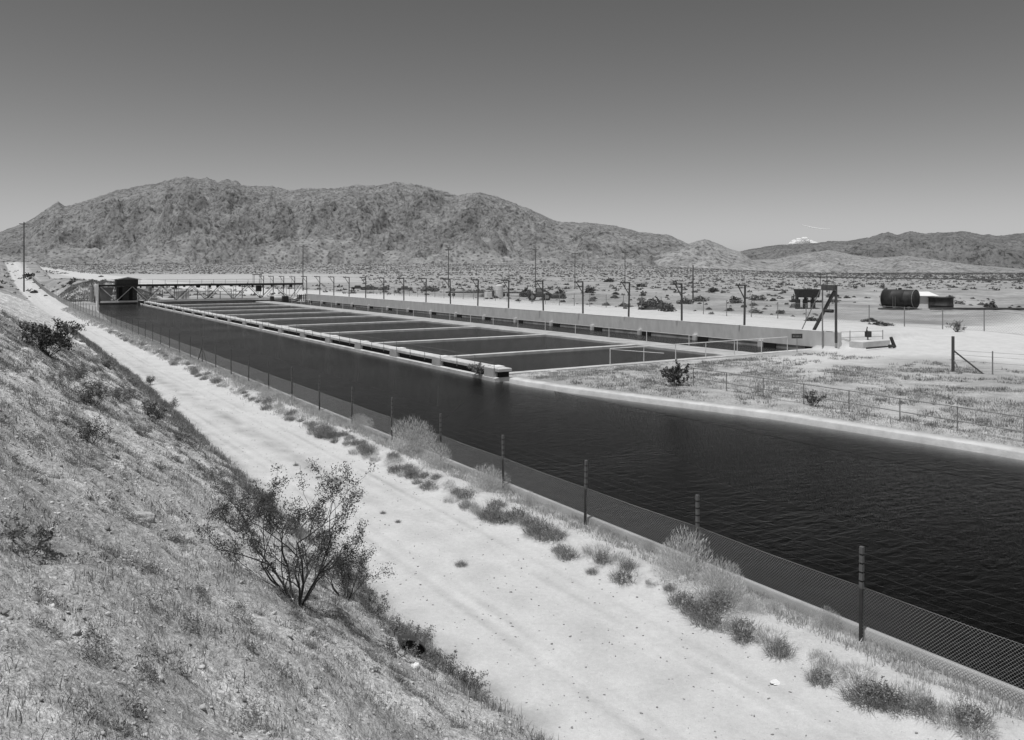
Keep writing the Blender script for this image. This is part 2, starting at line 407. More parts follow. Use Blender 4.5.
# zones: R packed road sand, G rough hillside, B distant scrub
dr = toe(Sg) - Tg
road = (1 - sm(-.5, .4, dr + .35 * noise(Sg * 1.2, Tg * 1.2, 44))) * (1 - sm(12.3, 12.9, Tg + .25 * noise(Sg * 2, Tg * 2, 45)))
track = np.exp(-((Tg - 10.0 - .25 * np.sin(Sg * .06)) / .5) ** 2) * (.35 + .65 * sm(22, 30, Sg) * (1 - sm(60, 80, Sg))) * (.6 + .6 * noise(Sg * .8, Tg * 2, 9))
for q_ in (8.75, 11.15): track = track + .6 * (np.exp(-((Tg - q_ - .25 * np.sin(Sg * .06) - .22) / .10) ** 2) + np.exp(-((Tg - q_ - .25 * np.sin(Sg * .06) + .22) / .10) ** 2)) * (.6 + .8 * noise(Sg * .3, Tg, 19))
berm = sm(12.3, 12.9, Tg) * (1 - sm(13.7, 14.2, Tg)) * .8
wallroad = sm(66, 69, Tg) * (1 - sm(73, 78, Tg)) * (Sg > 20)
loop = np.exp(-((Sg - 43 - .15 * (Tg - 60)) / 4.0) ** 2) * sm(42, 52, Tg)
loop2 = sm(60, 68, Tg) * (1 - sm(92, 99, Tg)) * sm(-30, 10, Sg) * .9
band = sm(420, 470, Yg) * (1 - sm(700, 900, Yg)) * (1 - sm(-.25, -.1, Xg / np.maximum(Yg, 1))) * .55
zr_ = np.clip(road - .8 * np.clip(track, 0, 1) + berm + wallroad + loop + loop2 + band, 0, 1)
hillz = sm(-.2, .5, dr) * (Sg < 205) + .45 * sm(12.6, 13.4, Tg) * (Tg < 16) + .40 * sm(30, 34, Tg) * (1 - sm(50, 58, Tg + 5 * noise(Sg * .2, Tg * .2, 12))) * (Sg < 60)
hillz = hillz + .9 * sm(S1, S1 + 2, Sg) * (1 - sm(30, 50, Tg)) * (1 - sm(212, 216, Sg)) * sm(13, 16, Tg)
zb = sm(500, 1400, Yg) * .95
col = np.stack([zr_, np.clip(hillz, 0, 1), np.clip(zb, 0, 1), np.ones_like(zb)], -1).astype(np.float32)
ca = GM.color_attributes.new('zone', 'FLOAT_COLOR', 'POINT'); ca.data.foreach_set('color', col.ravel())
ground = link('ground', GM, ground_mat()); tag(ground, kind='structure')

# ------------------------------------------------------------------ WATER
WM = water_mat()
tag(at_frame(MB().box(14.0, 29.7, -60, S1 - .2, -3.9, ZW).build('water', WM)), kind='structure')
tag(at_frame(MB().box(29.75, 36.5, -60, S0 - .9, -3.9, ZW).build('water', WM)), kind='structure')
tag(at_frame(MB().box(29.75, 64.75, S0 - .85, S1 - .2, -3.9, -.53).build('water', WM)), kind='structure')

# ------------------------------------------------------------------ MOUNTAINS (height fields with their real distances)
def mountains(name, sil, Yc, Yb, Ye, cols, rows, m, amp, seed, zbase, pw_=1.0, fs=1.0, crest=.3):
    px = np.array([p[0] for p in sil], float); py = np.array([p[1] for p in sil], float)
    a = np.linspace(px[0], px[-1], cols); yy = np.interp(a, px, py); az = (a - 512) / F
    r = np.linspace(0, 1, rows)
    front = int(rows * .8)
    rr = np.concatenate([np.linspace(Yb, Yc, front), np.linspace(Yc, Ye, rows - front + 1)[1:]])
    AZ, RR = np.meshgrid(az, rr); top = np.interp((AZ * F + 512), a, yy)
    wob = 1 + .05 * fbm(AZ * 6, AZ * 0 + seed, 3, seed)             # the crest wanders nearer and farther
    Y = np.where(RR <= Yc, Yb + (RR - Yb) * (Yc * wob - Yb) / (Yc - Yb), Yc * wob + (RR - Yc)); X = AZ * Y
    u = np.clip((RR - Yb) / (Yc - Yb), 0, 1); back = np.clip((RR - Yc) / (Ye - Yc), 0, 1)
    zc = ZC + (HY - top) / F * Yc * wob
    S_, T_ = ST(X, Y); base_ = zt(S_, T_); zbase = np.where(RR <= Yc, base_ - 1.0, base_ - 1.0)
    H = np.maximum(zc - zbase, 0)
    prof = np.where(RR <= Yc, .10 * u + .90 * (u ** pw_) * (1.25 - .25 * u), 1 - back ** 1.3)
    q = fs / 260.0
    wx = X + 90 / fs * noise(X * q * .8, Y * q * .8, seed + 5); wy = Y + 90 / fs * noise(X * q * .8, Y * q * .8, seed + 6)
    big = ridged((wx + .55 * wy) * q * .42, (wy - .45 * wx) * q * .36, 4, seed, .5) - .75
    n = ridged(wx * q * 1.5 + .5 * wy * q, wy * q * 1.2, 5, seed + 2, .6) - .75
    n2 = fbm(X * q * 7, Y * q * 7, 4, seed + 50)
    rock = sm(-.05, .13, u + .10 * noise(X * q, Y * q, seed + 9) + .05 * noise(X * q * 4, Y * q * 4, seed + 19))
    relief = ((big * amp * 1.5 + n * amp * .5) * (1 - sm(.30, .88, u) * (1 - crest)) + n2 * amp * .16) * rock * np.clip(H / (300 * amp / 40.0), .08, 1.0)
    Z = zbase + H * prof + relief * np.where(back > 0, 1 - back, 1)
    Z = np.where(u < .02, zbase - 3, Z)
    nr, nc = Z.shape; idx = np.arange(nr * nc).reshape(nr, nc)
    qd = np.stack([idx[:-1, :-1], idx[:-1, 1:], idx[1:, 1:], idx[1:, :-1]], -1).reshape(-1, 4)
    me = mesh_np(name, np.stack([X, Y, Z], -1), qd, smooth=True)
    pale = np.clip(1 - rock + .5 * (n < -.35) * (1 - u), 0, 1)
    col = np.stack([pale, pale, pale, np.ones_like(pale)], -1).astype(np.float32)
    ca = me.color_attributes.new('zone', 'FLOAT_COLOR', 'POINT'); ca.data.foreach_set('color', col.ravel())
    return tag(link(name, me, m), kind='structure')
M1 = mountain_mat('rocky_slope', .20, .36, .012, 14)
M2 = mountain_mat('pale_hill_slope', .24, .36, .010, 8)
M3 = mountain_mat('far_slope', .13, .21, .003, 25)
mountains('mountain', [(-60, 250), (-20, 240), (0, 232), (27, 222), (42, 213), (52, 206), (58, 202), (65, 207), (80, 203), (95, 198), (114, 191), (142, 186), (158, 184), (173, 180), (186, 176), (198, 179), (207, 178), (218, 182),
          (226, 179), (236, 181), (242, 186), (256, 186), (270, 187), (289, 190), (311, 188), (335, 189), (357, 185), (375, 187), (394, 183), (416, 185), (442, 191), (457, 195), (480, 192), (505, 200), (531, 210),
          (557, 222), (587, 223), (617, 226), (639, 232), (669, 235), (691, 245), (712, 256), (735, 265), (770, 276)], 3300, 2050, 4300, 1500, 380, M1, 62, 3, 26, .95, 1.6, crest=.05)
mountains('hills', [(640, 262), (680, 246), (705, 239), (716, 243), (727, 248), (741, 252), (752, 260), (775, 259), (790, 256), (810, 253), (828, 250), (840, 252), (853, 255), (875, 258), (892, 257), (908, 256), (930, 259), (950, 262), (974, 265), (1060, 272)],
          3800, 1900, 4800, 560, 200, M2, 26, 15, -2, 1.0, 1.3, crest=.05)
mountains('far_mountains', [(690, 262), (720, 256), (746, 250), (776, 245), (800, 244), (815, 243), (832, 241), (848, 241), (858, 239), (870, 237), (880, 234), (889, 232), (897, 235), (903, 233), (910, 231), (921, 233), (932, 233),
          (950, 232), (965, 231), (978, 234), (1000, 236), (1030, 232), (1090, 240)], 11500, 7000, 13500, 420, 140, M3, 90, 27, -10, 1.0, .45, crest=.04)
CLOUD = mat('cloud_white', .95, 1.0, trans=.5)
def cloud(name, px, py, wpx, hpx, Y, n, seed):
    rr = random.Random(seed); import bmesh
    bm = bmesh.new()
    for k in range(n):
        x = rr.uniform(-1, 1); z = rr.uniform(0, 1) * (1 - x * x)
        rad = rr.uniform(.3, .55) * hpx / F * Y
        bmesh.ops.create_icosphere(bm, subdivisions=2, radius=rad, matrix=Matrix.Translation(((px + x * wpx / 2 - 512) / F * Y, Y + rr.uniform(-200, 200), ZC + (HY - py + z * hpx) / F * Y)) @ Matrix.Diagonal((1.5, 1, .8, 1)))
    for v in bm.verts: v.co += Vector((float(noise(v.co.x / 90, v.co.z / 90, 4)), 0, float(noise(v.co.x / 30, v.co.z / 30, 7)))) * 9
    me = bpy.data.meshes.new(name); bm.to_mesh(me); bm.free(); me.polygons.foreach_set('use_smooth', [True] * len(me.polygons))
    return tag(link(name, me, CLOUD), kind='structure')
cloud('clouds', 802, 244, 22, 5, 16000, 30, 2); 

# ------------------------------------------------------------------ CANAL CONCRETE
def strip_mesh(name, prof_fn, ss, m):
    """extrude a cross-section (list of (t,z)) along s"""
    V = []; 
    for s in ss: V += [tuple(W(s, t, z)) for t, z in prof_fn(s)]
    k = len(prof_fn(ss[0])); n = len(ss); idx = np.arange(n * k).reshape(n, k)
    q = np.stack([idx[:-1, :-1], idx[:-1, 1:], idx[1:, 1:], idx[1:, :-1]], -1).reshape(-1, 4)
    return link(name, mesh_np(name, V, q), m)
def left_prof(s):
    e = float(edgeL(s)); b = float(z0(s))
    return [(e - .10, b - .3), (e - .10, b + .05), (e + .10, b + .05), (e + .14, b - .02), (e + .55, -.52)]
def left_low(s):
    e = float(edgeL(s)); return [(e + .55, -.52), (e + .55 + 1.6 * 2.4, -2.95)]
def right_prof(s):
    e = float(rim(s)); zl = .06
    return [(e - .06, -.95), (e - .02, -.16), (e + .03, -.11), (e + .60, -.05), (e + .63, -.5)]
def right_low(s):
    e = float(rim(s)); return [(e - .05 - 1.5 * 2.2, -2.95), (e - .08, -.95)]
SLIME = mat('algae_dark_lining', .10, .9, .5, .7, .2, 6)
tag(strip_mesh('canal_lining', left_prof, list(np.arange(-14, S1 + .1, 1.0)), CONC), kind='structure')
tag(strip_mesh('canal_lining', left_low, list(np.arange(-14, S1 + .1, 1.0)), mat('silty_lining', .40, .9, .4, .7, .2, 6)), kind='structure')
tag(strip_mesh('canal_lining', right_prof, list(np.arange(-14, 46.6, 1.0)), CONC_L), kind='structure')
tag(strip_mesh('canal_lining', right_low, list(np.arange(-14, 46.6, 1.0)), SLIME), kind='structure')

# ------------------------------------------------------------------ WEIR WALL between canal and basins: sill, piers, walkway, railing
PS = 7.7; P0 = 46.8
weir = thing('weir_wall', 'long low concrete weir wall with dark openings between the canal and the settling basins', 'weir', P0, 29.3, 0)
npier = 20; SL = S1 - P0
sill = MB(); sill.prism([(-.62, -3.4), (.5, -3.4), (.5, -.14), (-.30, -.14), (-.62, -.18)], 0, SL); sill.build('sill', CONC_L, weir)
MB().box(-.22, .48, .02, SL - .02, -.138, .238).build('opening_shade_block', DARK, weir)  # solid black block, its colour stands for the shade inside the weir openings
for k in range(npier):
    y = .35 + k * PS
    p = MB()
    p._a([(-.80, y, -3), (.55, y, -3), (.55, y + 1.25, -3), (-.80, y + 1.25, -3), (-.50, y, .43), (.55, y, .43), (.55, y + 1.25, .43), (-.50, y + 1.25, .43)],
         [(3, 2, 1, 0), (4, 5, 6, 7), (0, 1, 5, 4), (1, 2, 6, 5), (2, 3, 7, 6), (3, 0, 4, 7)])
    p.build('pier', CONC, weir)
MB().box(-.42, .62, -.1, SL, .24, .45, .03).build('walkway', CONC_L, weir)
for k in range(npier):
    y = .6 + k * PS
    MB().box(-.1, .5, y, y + .8, .452, .53, .02).build('hatch_cover', PAINT_W, weir)
for k in range(min(58, int(SL / 2.57))):
    y = .4 + k * 2.566
    MB().tube((-.46, y, .1), (-.46, y, 1.12), .022, n=6).build('railing_post', STEEL_G, weir)
for zz in (1.1, .8): MB().tube((-.46, 0, zz), (-.46, SL, zz), .008, n=5).build('rail', STEEL_G, weir)

# near end of the weir: hanging trash and weeds caught on it is a dead bush (below)
# cross walls of the settling basins
k = 0
for s in list(np.arange(62.0, S1 - 5, 15.4)):
    k += 1
    o = MB().box(30.6, 53.95, -.3, .3, -3.4, -.28, .03).build('basin_divider_wall', CONC_L)
    at_frame(o, s, 0, 0)
    nm = ['first', 'second', 'third', 'fourth', 'fifth', 'sixth', 'seventh', 'eighth', 'ninth'][k - 1]
    tag(o, nm + ' pale concrete divider wall across the settling basins counted from the near end', 'divider wall', 'concrete divider walls across the basins')
# near shore kerb of the basins
o = MB().box(30.55, 64.88, -.55, .0, -3.4, -.24, .04).build('basin_end_wall', CONC_L); at_frame(o, S0, 0, 0)
tag(o, 'pale concrete end wall along the near shore of the settling basins', 'retaining wall')
o = MB().box(53.95, 57.4, S0 - .6, S1 - 1, -3.4, -.27, .06).build('basin_ledge', CONC); at_frame(o)
tag(o, 'broad concrete ledge between the settling basins and the trough under the long wall', 'ledge')
o = MB().box(28.8, 66, 0, .7, -3.6, -.20, .04).build('basin_head_wall', CONC_L); at_frame(o, S1 - .9, 0, 0)
tag(o, 'low concrete wall closing the far end of the settling basins under the truss bridge', 'retaining wall')
o = MB().box(19.4, 28.8, 0, .5, -3.6, -.1, .04).build('canal_head_wall', CONC_D); at_frame(o, S1 - .7, 0, 0)
tag(o, 'concrete headwall at the far left end of the canal below the machinery house', 'retaining wall')
# railing posts on the ledge
r_ = thing('ledge_railing', 'thin pale pipe railing along the ledge in front of the long wall', 'railing', S0, 57.1, -.24)
for i in range(22):
    MB().tube((0, 2 + i * 6.0, 0), (0, 2 + i * 6.0, 1.0), .035, n=6).build('post', STEEL_W, r_)
MB().tube((0, 2, 1.0), (0, 128, 1.0), .02, n=5).build('rail', STEEL_W, r_)

# ------------------------------------------------------------------ LONG WALL with gate openings and goose-neck posts
LW = thing('long_wall', 'long straight concrete wall with square gate openings along its foot', 'wall', 46.9, 64.9, 0)
WL = 192.6 - 46.9; SP = 8.9
g0 = 7.0     # first opening, from the near end
pts_open = [g0 + SP * i for i in range(16)]
# wall face above the openings, and the panels between them
MB().box(0, .4, 0, WL, -.10, 1.42, .03).build('upper_wall', CONC_W, LW)
edges = [0.0]
for y in pts_open:
    if y + 1.5 < WL: edges += [y, y + 1.5]
edges.append(WL)
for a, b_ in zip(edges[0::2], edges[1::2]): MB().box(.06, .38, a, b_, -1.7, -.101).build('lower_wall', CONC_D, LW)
for y in pts_open:
    if y + 1.5 < WL:
        MB().box(-.30, .055, y + 1.52, y + 2.0, -1.7, .10, .03).build('buttress', CONC_L, LW)
        MB().box(-.05, .3, y, y + 1.5, -1.7, -.12).build('gate_shade_box', DARK, LW)  # solid box, shade of the gate opening put into its black colour
MB().box(-.03, .3, .4, 3.6, -.7, -.11).build('near_shade_box', DARK, LW)  # same black box for the shaded opening at the near end
def goose():
    t = thing('gooseneck_post', '', 'light post', 60, 65.1, 1.42, 'gooseneck posts along the long wall')
    MB().tube((0, 0, -1.0), (0, 0, 4.05), .115, .10, n=8).build('post', WOOD, t)
    MB().bar((.06, .0, 4.12), (-1.35, 0, 4.12), .12, .15).build('arm', WOOD, t)
    MB().bar((-.05, 0, 2.75), (-1.0, 0, 4.05), .07, .09).build('brace', WOOD, t)
    for x in (-1.2, -.8): MB().tube((x, 0, 4.19), (x, 0, 4.32), .05, .04, n=6).build('insulator', STEEL_D, t)
    return t
# arm reaches over the trough: it points back along -t (to the left in the photo)
gp = goose(); n_g = 20
ordn = ['first', 'second', 'third', 'fourth', 'fifth', 'sixth', 'seventh', 'eighth', 'ninth', 'tenth', 'eleventh', 'twelfth', 'thirteenth', 'fourteenth', 'fifteenth', 'sixteenth', 'seventeenth', 'eighteenth', 'nineteenth', 'twentieth', 'twenty-first', 'twenty-second']
for i in range(n_g):
    s = 58.0 + i * SP; z = 1.35 if s < 192 else 1.2
    if i == 0: o = gp; o.location = W(s, 65.1, z)
    else: o = dup(gp, s, 65.1, z)
    rr = random.Random(i); o.rotation_euler = (R(rr.uniform(-1.2, 1.2)), R(rr.uniform(-1.2, 1.2)), PHI + R(rr.uniform(-5, 5)))
    o['label'] = 'dark gooseneck post on the long wall, %s from the wall\'s near end' % ordn[i]
o = MB()
for i in range(n_g - 1):
    for dx, zz in ((-1.2, 4.30), (-.8, 4.30)):
        a = 58 + i * SP; pts = []
        for q in range(7):
            u = q / 6; pts.append((65.1 + dx, a + u * SP, 1.35 + zz - .5 * u * (1 - u)))
        o.path(pts, [.008] * 7, 4)
tag(at_frame(o.build('overhead_cable', STEEL_D)), 'pair of thin sagging cables strung between the gooseneck posts', 'cable')

# ------------------------------------------------------------------ HOIST FRAME at the near end of the long wall
hf = thing('hoist_frame', 'tall dark timber hoist frame with ladder at the near end of the long wall', 'hoist frame', 47.2, 65.0, 0)
# local x = t ; the frame spans along x from -.6 to .9 and leans back along s
def wloc(px, py, Y):   # photo point at depth Y in this thing's frame
    X = (px - 512) / F * Y; s, t = ST(X, Y); return (t - 65.0, s - 47.2, ZC + (HY - py) / F * Y)
p_top_r = wloc(836, 285, 74.6); p_bot_r = wloc(836, 343, 74.6)
p_top_l = wloc(822.5, 285, 75.4); p_bot_l = wloc(823, 350, 73.0)
MB().bar(p_bot_r, p_top_r, .16).build('post', WOOD, hf)
MB().bar((p_top_l[0], p_top_l[1], .0), p_top_l, .09).build('post', WOOD_L, hf)
MB().bar(wloc(814, 330, 77.5), wloc(834.5, 291, 74.9), .24, .2).build('diagonal_strut', WOOD, hf)
ld = MB(); a = Vector(wloc(802, 329, 78.5)); bb = Vector(wloc(820.5, 289, 75.6)); off = Vector((.28, .18, 0))
ld.bar(a, bb, .05).bar(a + off, bb + off, .05)
for i in range(14):
    q = a.lerp(bb, (i + .5) / 14); ld.bar(q, q + off, .03)
ld.build('ladder', WOOD_L, hf)
cx = (p_top_r[0] + p_top_l[0]) / 2; cy = (p_top_r[1] + p_top_l[1]) / 2; zt_ = p_top_r[2]
d_ = (Vector(p_top_r) - Vector(p_top_l)); d_.z = 0
pr = MB(); pr.bar((p_top_l[0], p_top_l[1], zt_ - .22), (p_top_r[0], p_top_r[1], zt_ - .22), .7, .42); pr.build('platform', WOOD, hf)
MB().bar((p_top_l[0], p_top_l[1], zt_ - .47), (p_top_r[0], p_top_r[1], zt_ - .47), .5, .06).build('lower_beam', WOOD_L, hf)
MB().tube((p_top_l[0] + .1, p_top_l[1] + .3, zt_), (p_top_l[0] + .1, p_top_l[1] + .3, zt_ + 1.1), .03, n=6).build('rod', STEEL_D, hf)
MB().tube((cx, cy - .4, 3.3), (cx, cy + .4, 3.3), .16, n=12).build('winch_drum', STEEL_D, hf)
MB().tube((cx, cy, 3.3), (cx, cy, zt_ - .4), .02, n=5).build('hoist_cable', STEEL_D, hf)

# small signboard in front of the wall
s, t, z = hit(797, 352)
sg = thing('signboard', 'small dark signboard on a thin post before the near end of the long wall', 'sign', s, t, z, rot=0)
Y = (s + A * t) / N_
MB().tube((0, 0, -.2), (0, 0, 1.25), .035, n=6).build('post', WOOD_L, sg)
MB().box(-.48, .48, -.02, .02, 1.2, 1.62).build('board', STEEL_D, sg)
wr = MB(); rr = random.Random(4)
for i in range(6): wr.box(-.36 + i * .12, -.30 + i * .12 + rr.random() * .02, -.026, -.021, 1.34, 1.46)
wr.build('lettering', STEEL_G, sg)

# ------------------------------------------------------------------ LONG TRUSS BRIDGE at the far end
TS = 195.7; T0, T1 = 21.4, 65.0; ZB, ZT = .25, 3.75
tb = thing('truss_bridge', 'long steel truss bridge spanning the far end of the canal and basins', 'truss bridge', TS, T0, 0)
L_ = T1 - T0; npan = 7; pw = L_ / npan
for yo in (-1.1, 1.1):
    MB().box(-.1, L_ + .1, yo - .11, yo + .11, ZT - .30, ZT + .05).build('top_chord', STEEL_D, tb)
    MB().box(0, L_ - 2.2, yo - .12, yo + .12, ZB - .20, ZB + .18).build('bottom_chord', STEEL_W, tb)
for yo in (-1.1, 1.1):
    for i in range(npan):
        x0, x1, xm = i * pw, (i + 1) * pw, (i + .5) * pw
        MB().bar((x0, yo, ZT - .3), (xm, yo, ZB + .1), .24, .12).build('diagonal', STEEL_W if yo < 0 else STEEL_G, tb)
        if i < npan - 1 : MB().bar((xm, yo, ZB + .1), (x1, yo, ZT - .3), .24, .12).build('diagonal', STEEL_W if yo < 0 else STEEL_G, tb)
        MB().bar((xm, yo, ZB + .1), (xm, yo, ZT - .3), .07, .07).build('vertical', STEEL_G, tb)
MB().bar((L_ - 2.2, -1.1, ZB), (L_ + .6, -1.1, ZT + .3), .18, .12).bar((L_ - 2.2, 1.1, ZB), (L_ + .6, 1.1, ZT + .3), .18, .12).build('end_strut', STEEL_W, tb)
MB().box(-.2, L_ + .2, -1.35, 1.35, ZT + .055, ZT + .14).build('deck', WOOD, tb)
for i in range(18):
    x = i * L_ / 17
    MB().box(x - .03, x + .03, -1.3, -1.24, ZT + .14, ZT + 1.15).build('railing_post', STEEL_G, tb)
MB().box(0, L_, -1.29, -1.25, ZT + 1.10, ZT + 1.16).box(0, L_, -1.29, -1.25, ZT + .6, ZT + .64).build('rail', STEEL_G, tb)
hb = MB(); rr = random.Random(9)
for i in range(16):
    x = 5 + i * 2.4 + rr.uniform(-.5, .5); hb.box(x, x + rr.uniform(.3, .9), -1.0, -.6, ZT - .3 - rr.uniform(.2, .5), ZT - .31)
hb.build('hanger_bracket', STEEL_D, tb)
MB().box(-.9, -.35, -1.3, 1.3, -1.0, ZT + .2).build('end_post', PAINT_W, tb)
MB().box(-1.7, -1.35, -1.3, 1.3, -1.0, ZT - .4).build('end_post', STEEL_G, tb)
# operator frame on the deck
fr = thing('operator_frame', 'small open steel frame with a dark roof standing on the truss bridge deck', 'frame', TS, 54.6, ZT + .14)
MB().box(-.95, .95, -.6, .6, 1.95, 2.12).build('roof', STEEL_D, fr)
for x in (-.8, .8):
    for y in (-.5, .5): MB().box(x - .04, x + .04, y - .04, y + .04, 0, 1.95).build('post', STEEL_G, fr)
MB().box(-.2, .9, -.5, .5, -1.9, -.5).build('motor_box', STEEL_D, fr)
# scraper boxes hanging at the right end
for nm, tt, w_, lab in (('scraper_box', 60.3, 1.3, 'larger dark scraper box hanging under the right end of the truss bridge'), ('scraper_box', 57.2, .7, 'narrow dark scraper box hanging left of the larger one under the truss bridge')):
    o = thing(nm, lab, 'scraper box', TS - 3.0, tt, -1.0)
    MB().box(-w_ / 2, w_ / 2, -.5, .5, .3, 1.9, .05).build('box', STEEL_D, o)
    MB().bar((0, .3, 1.9), (0, 1.9, 3.0), .08).build('hanger', STEEL_G, o)
o = thing('scraper_box', 'dark gate box in the water at the far left start of the weir wall', 'scraper box', 188, 28.7, -1.0)
MB().box(-.9, .9, -.4, .4, 1.3, 1.6).box(-.9, -.55, -.4, .4, -.3, 1.29).box(.55, .9, -.4, .4, -.3, 1.29).build('box', STEEL_D, o)

# machinery house on the bridge's left end
mh = thing('machinery_house', 'dark gabled machinery house at the left end of the truss bridge', 'machinery house', TS, 26.6, 0)
MB().box(-2.0, 2.0, -.85, .9, .3, 3.4).build('lower_wall', STEEL_D, mh)
MB().box(-2.15, 2.15, -1.5, 1.5, 3.92, 5.0).build('upper_wall', STEEL_D, mh)
rf = MB(); rf.prism([(-2.75, 4.95), (-2.75, 5.05), (0, 5.55), (2.75, 5.05), (2.75, 4.95), (0, 5.42)], -1.9, 1.9); rf.build('roof', STEEL_W, mh)
MB().prism([(-2.1, 5.0), (2.1, 5.0), (0, 5.40)], -1.54, -1.5).build('gable', WOOD_L, mh)
MB().box(-1.6, -.9, -.9, -.86, .5, 3.3).build('door', DARK, mh)
MB().box(.4, 1.1, -.9, -.86, .5, 3.3).build('door', DARK, mh)
MB().box(-2.3, 3.0, -1.6, -1.38, 3.55, 3.85).build('ledge_beam', STEEL_D, mh)
tag(at_frame(MB().prism([(20.9 - 26.6, .1), (23.4 - 26.6, .1), (24.2 - 26.6, 3.3), (20.9 - 26.6, 3.4)], .4, .8).build('sheet_panel', CONC), TS, 26.6, 0),
    'pale grey sheet panel behind the bridge truss left of the machinery house', 'panel')
# small pale cabins seen through the truss
for px, wd, hh, lab, m_ in ((150, 1.5, 1.9, 'small white hut seen through the truss right of the machinery house', PAINT_W), (182, 3.0, 1.7, 'wide pale grey hut seen through the middle of the truss bridge', CONC_L)):
    s, t, z = W and hit(px, 299.5)
    s = 212; t = (px + 20) * ((s + .0) / N_) / (F * N_ - (px + 20) * A / N_)
    z = ztf(s, t)
    o = thing('hut', lab, 'hut', s, t, z)
    MB().box(-wd / 2, wd / 2, -1, 1, -.1, hh).build('wall', m_, o); MB().prism([(-wd / 2 - .15, hh), (wd / 2 + .15, hh), (0, hh + .35)], -1.15, 1.15).build('roof', STEEL_G, o)
    MB().box(-.3, .25, -1.02, -1.003, 0, hh * .8).build('door', STEEL_G, o)
pf = thing('pipe_rack', 'low rack of dark pipework standing behind the truss bridge', 'pipe rack', 206, 45, 0)
for i in range(9): MB().box(-12 + i * 2.6, -11.86 + i * 2.6, 0, .14, -.3, 2.0 + (i % 3) * .4).build('post', STEEL_D, pf)
MB().tube((-12, .05, 1.9), (9.2, .05, 1.9), .09, n=6).tube((-12, .05, 1.1), (9.2, .05, 1.1), .07, n=6).build('pipe', STEEL_G, pf)
gt = thing('stub_fence', 'short row of dark stubs between the truss end and the long wall', 'fence', 190.5, 62.5, -.3)
for i in range(6): MB().box(-.05 + i * .5, .1 + i * .5, 0, .15, 0, 1.6).build('picket', WOOD, gt)
MB().box(0, 2.6, .06, .1, 1.3, 1.4).build('rail', WOOD, gt)

# ------------------------------------------------------------------ CHAIN-LINK FENCE along the canal
def link_panel(length, height, pitch, r, name='chain_link_panel'):
    mb = MB(); n = int(round(length / pitch)); k = int(math.ceil(height / pitch))
    V = []; T = []
    def wire(a, b):
        a = Vector(a); b = Vector(b); d = (b - a).normalized(); u = Vector((1, 0, 0)); v_ = d.cross(u)
        i0 = len(V)
        for p in (a, b):
            for q in range(3):
                an = 2.0944 * q; V.append(p + u * (r * math.cos(an)) + v_ * (r * math.sin(an)))
        for q in range(3): T.append((i0 + q, i0 + (q + 1) % 3, i0 + 3 + (q + 1) % 3, i0 + 3 + q))
    for i in range(-k, n + 1):
        for sgn in (1, -1):
            y0 = i * pitch; y1 = y0 + height; za, zb_ = (0, height) if sgn > 0 else (height, 0)
            ya, yb = y0, y1
            if ya < 0: za += (0 - ya) / (yb - ya) * (zb_ - za); ya = 0
            if yb > length: zb_ = za + (length - ya) / (yb - ya) * (zb_ - za); yb = length
            if yb - ya > .02: wire((0.006 * sgn, ya, za), (.006 * sgn, yb, zb_))
    return mesh_np(name, [tuple(v) for v in V], quads=T)
FL, FS0, FN = 4.3, 2.2, 74
# phase the posts so that one stands where the photo's nearest does
Yp = F * N_ * T_FENCE / (861 + 20); sp = N_ * Yp - A * T_FENCE; FS0 = sp - 4 * FL
fence = thing('chain_link_fence', 'chain-link fence with slotted dark posts between the dirt road and the canal', 'fence', FS0, T_FENCE, 0)
pm = link_panel(FL, 1.0, .066, .0021)
pm.materials.append(GALV)
post_l = MB().box(-.028, .028, -.03, .03, -.4, 1.0); post_u = MB()
PT = mat('post_top_steel', .12, .7, .2, 3)
zs = [1.0]; ws = [1.0]
for i in range(4): zs += [1.12 + i * .17, 1.121 + i * .17, 1.155 + i * .17, 1.156 + i * .17]; ws += [1.0, .72, .72, 1.0]
zs.append(1.8); ws.append(1.0)
for z_, w_ in zip(zs, ws): post_u.v += [(-.032 * w_, -.036 * w_, z_), (.032 * w_, -.036 * w_, z_), (.032 * w_, .036 * w_, z_), (-.032 * w_, .036 * w_, z_)]
for i in range(len(zs) - 1): post_u.f += [(4 * i + k_, 4 * i + (k_ + 1) % 4, 4 * i + 4 + (k_ + 1) % 4, 4 * i + 4 + k_) for k_ in range(4)]
post_u.f.append(tuple(4 * (len(zs) - 1) + k_ for k_ in range(4)))
pl_o = post_l.build('post', STEEL_D, fence); pu_o = post_u.build('post_top', PT, pl_o); pu_o.data.materials.append(DARK)
for i in range(4):
    for k_ in range(4): pu_o.data.polygons[(4 * i + 2) * 4 + k_].material_index = 1
def fz(s): return ztf(s, T_FENCE) + .02
for i in range(FN):
    s = FS0 + i * FL; rr = random.Random(i + 50)
    if i == 0: p_, u_ = pl_o, pu_o
    else:
        p_ = pl_o.copy(); u_ = pu_o.copy()
        for q, par in ((p_, fence), (u_, p_)): C.objects.link(q); q.parent = par
    p_.location = (0, i * FL, fz(s)); p_.rotation_euler = (R(rr.uniform(-1.3, 1.3)), R(rr.uniform(-1, 1)), 0)
    p_.scale = (1, 1, rr.uniform(.97, 1.03))
    if i < FN - 1:
        c = link('chain_link_panel', pm, None, fence); c.location = (0, i * FL, fz(s) + .02)
        c.rotation_euler = (math.atan2(fz(s + FL) - fz(s), FL), 0, 0)
wz = MB()
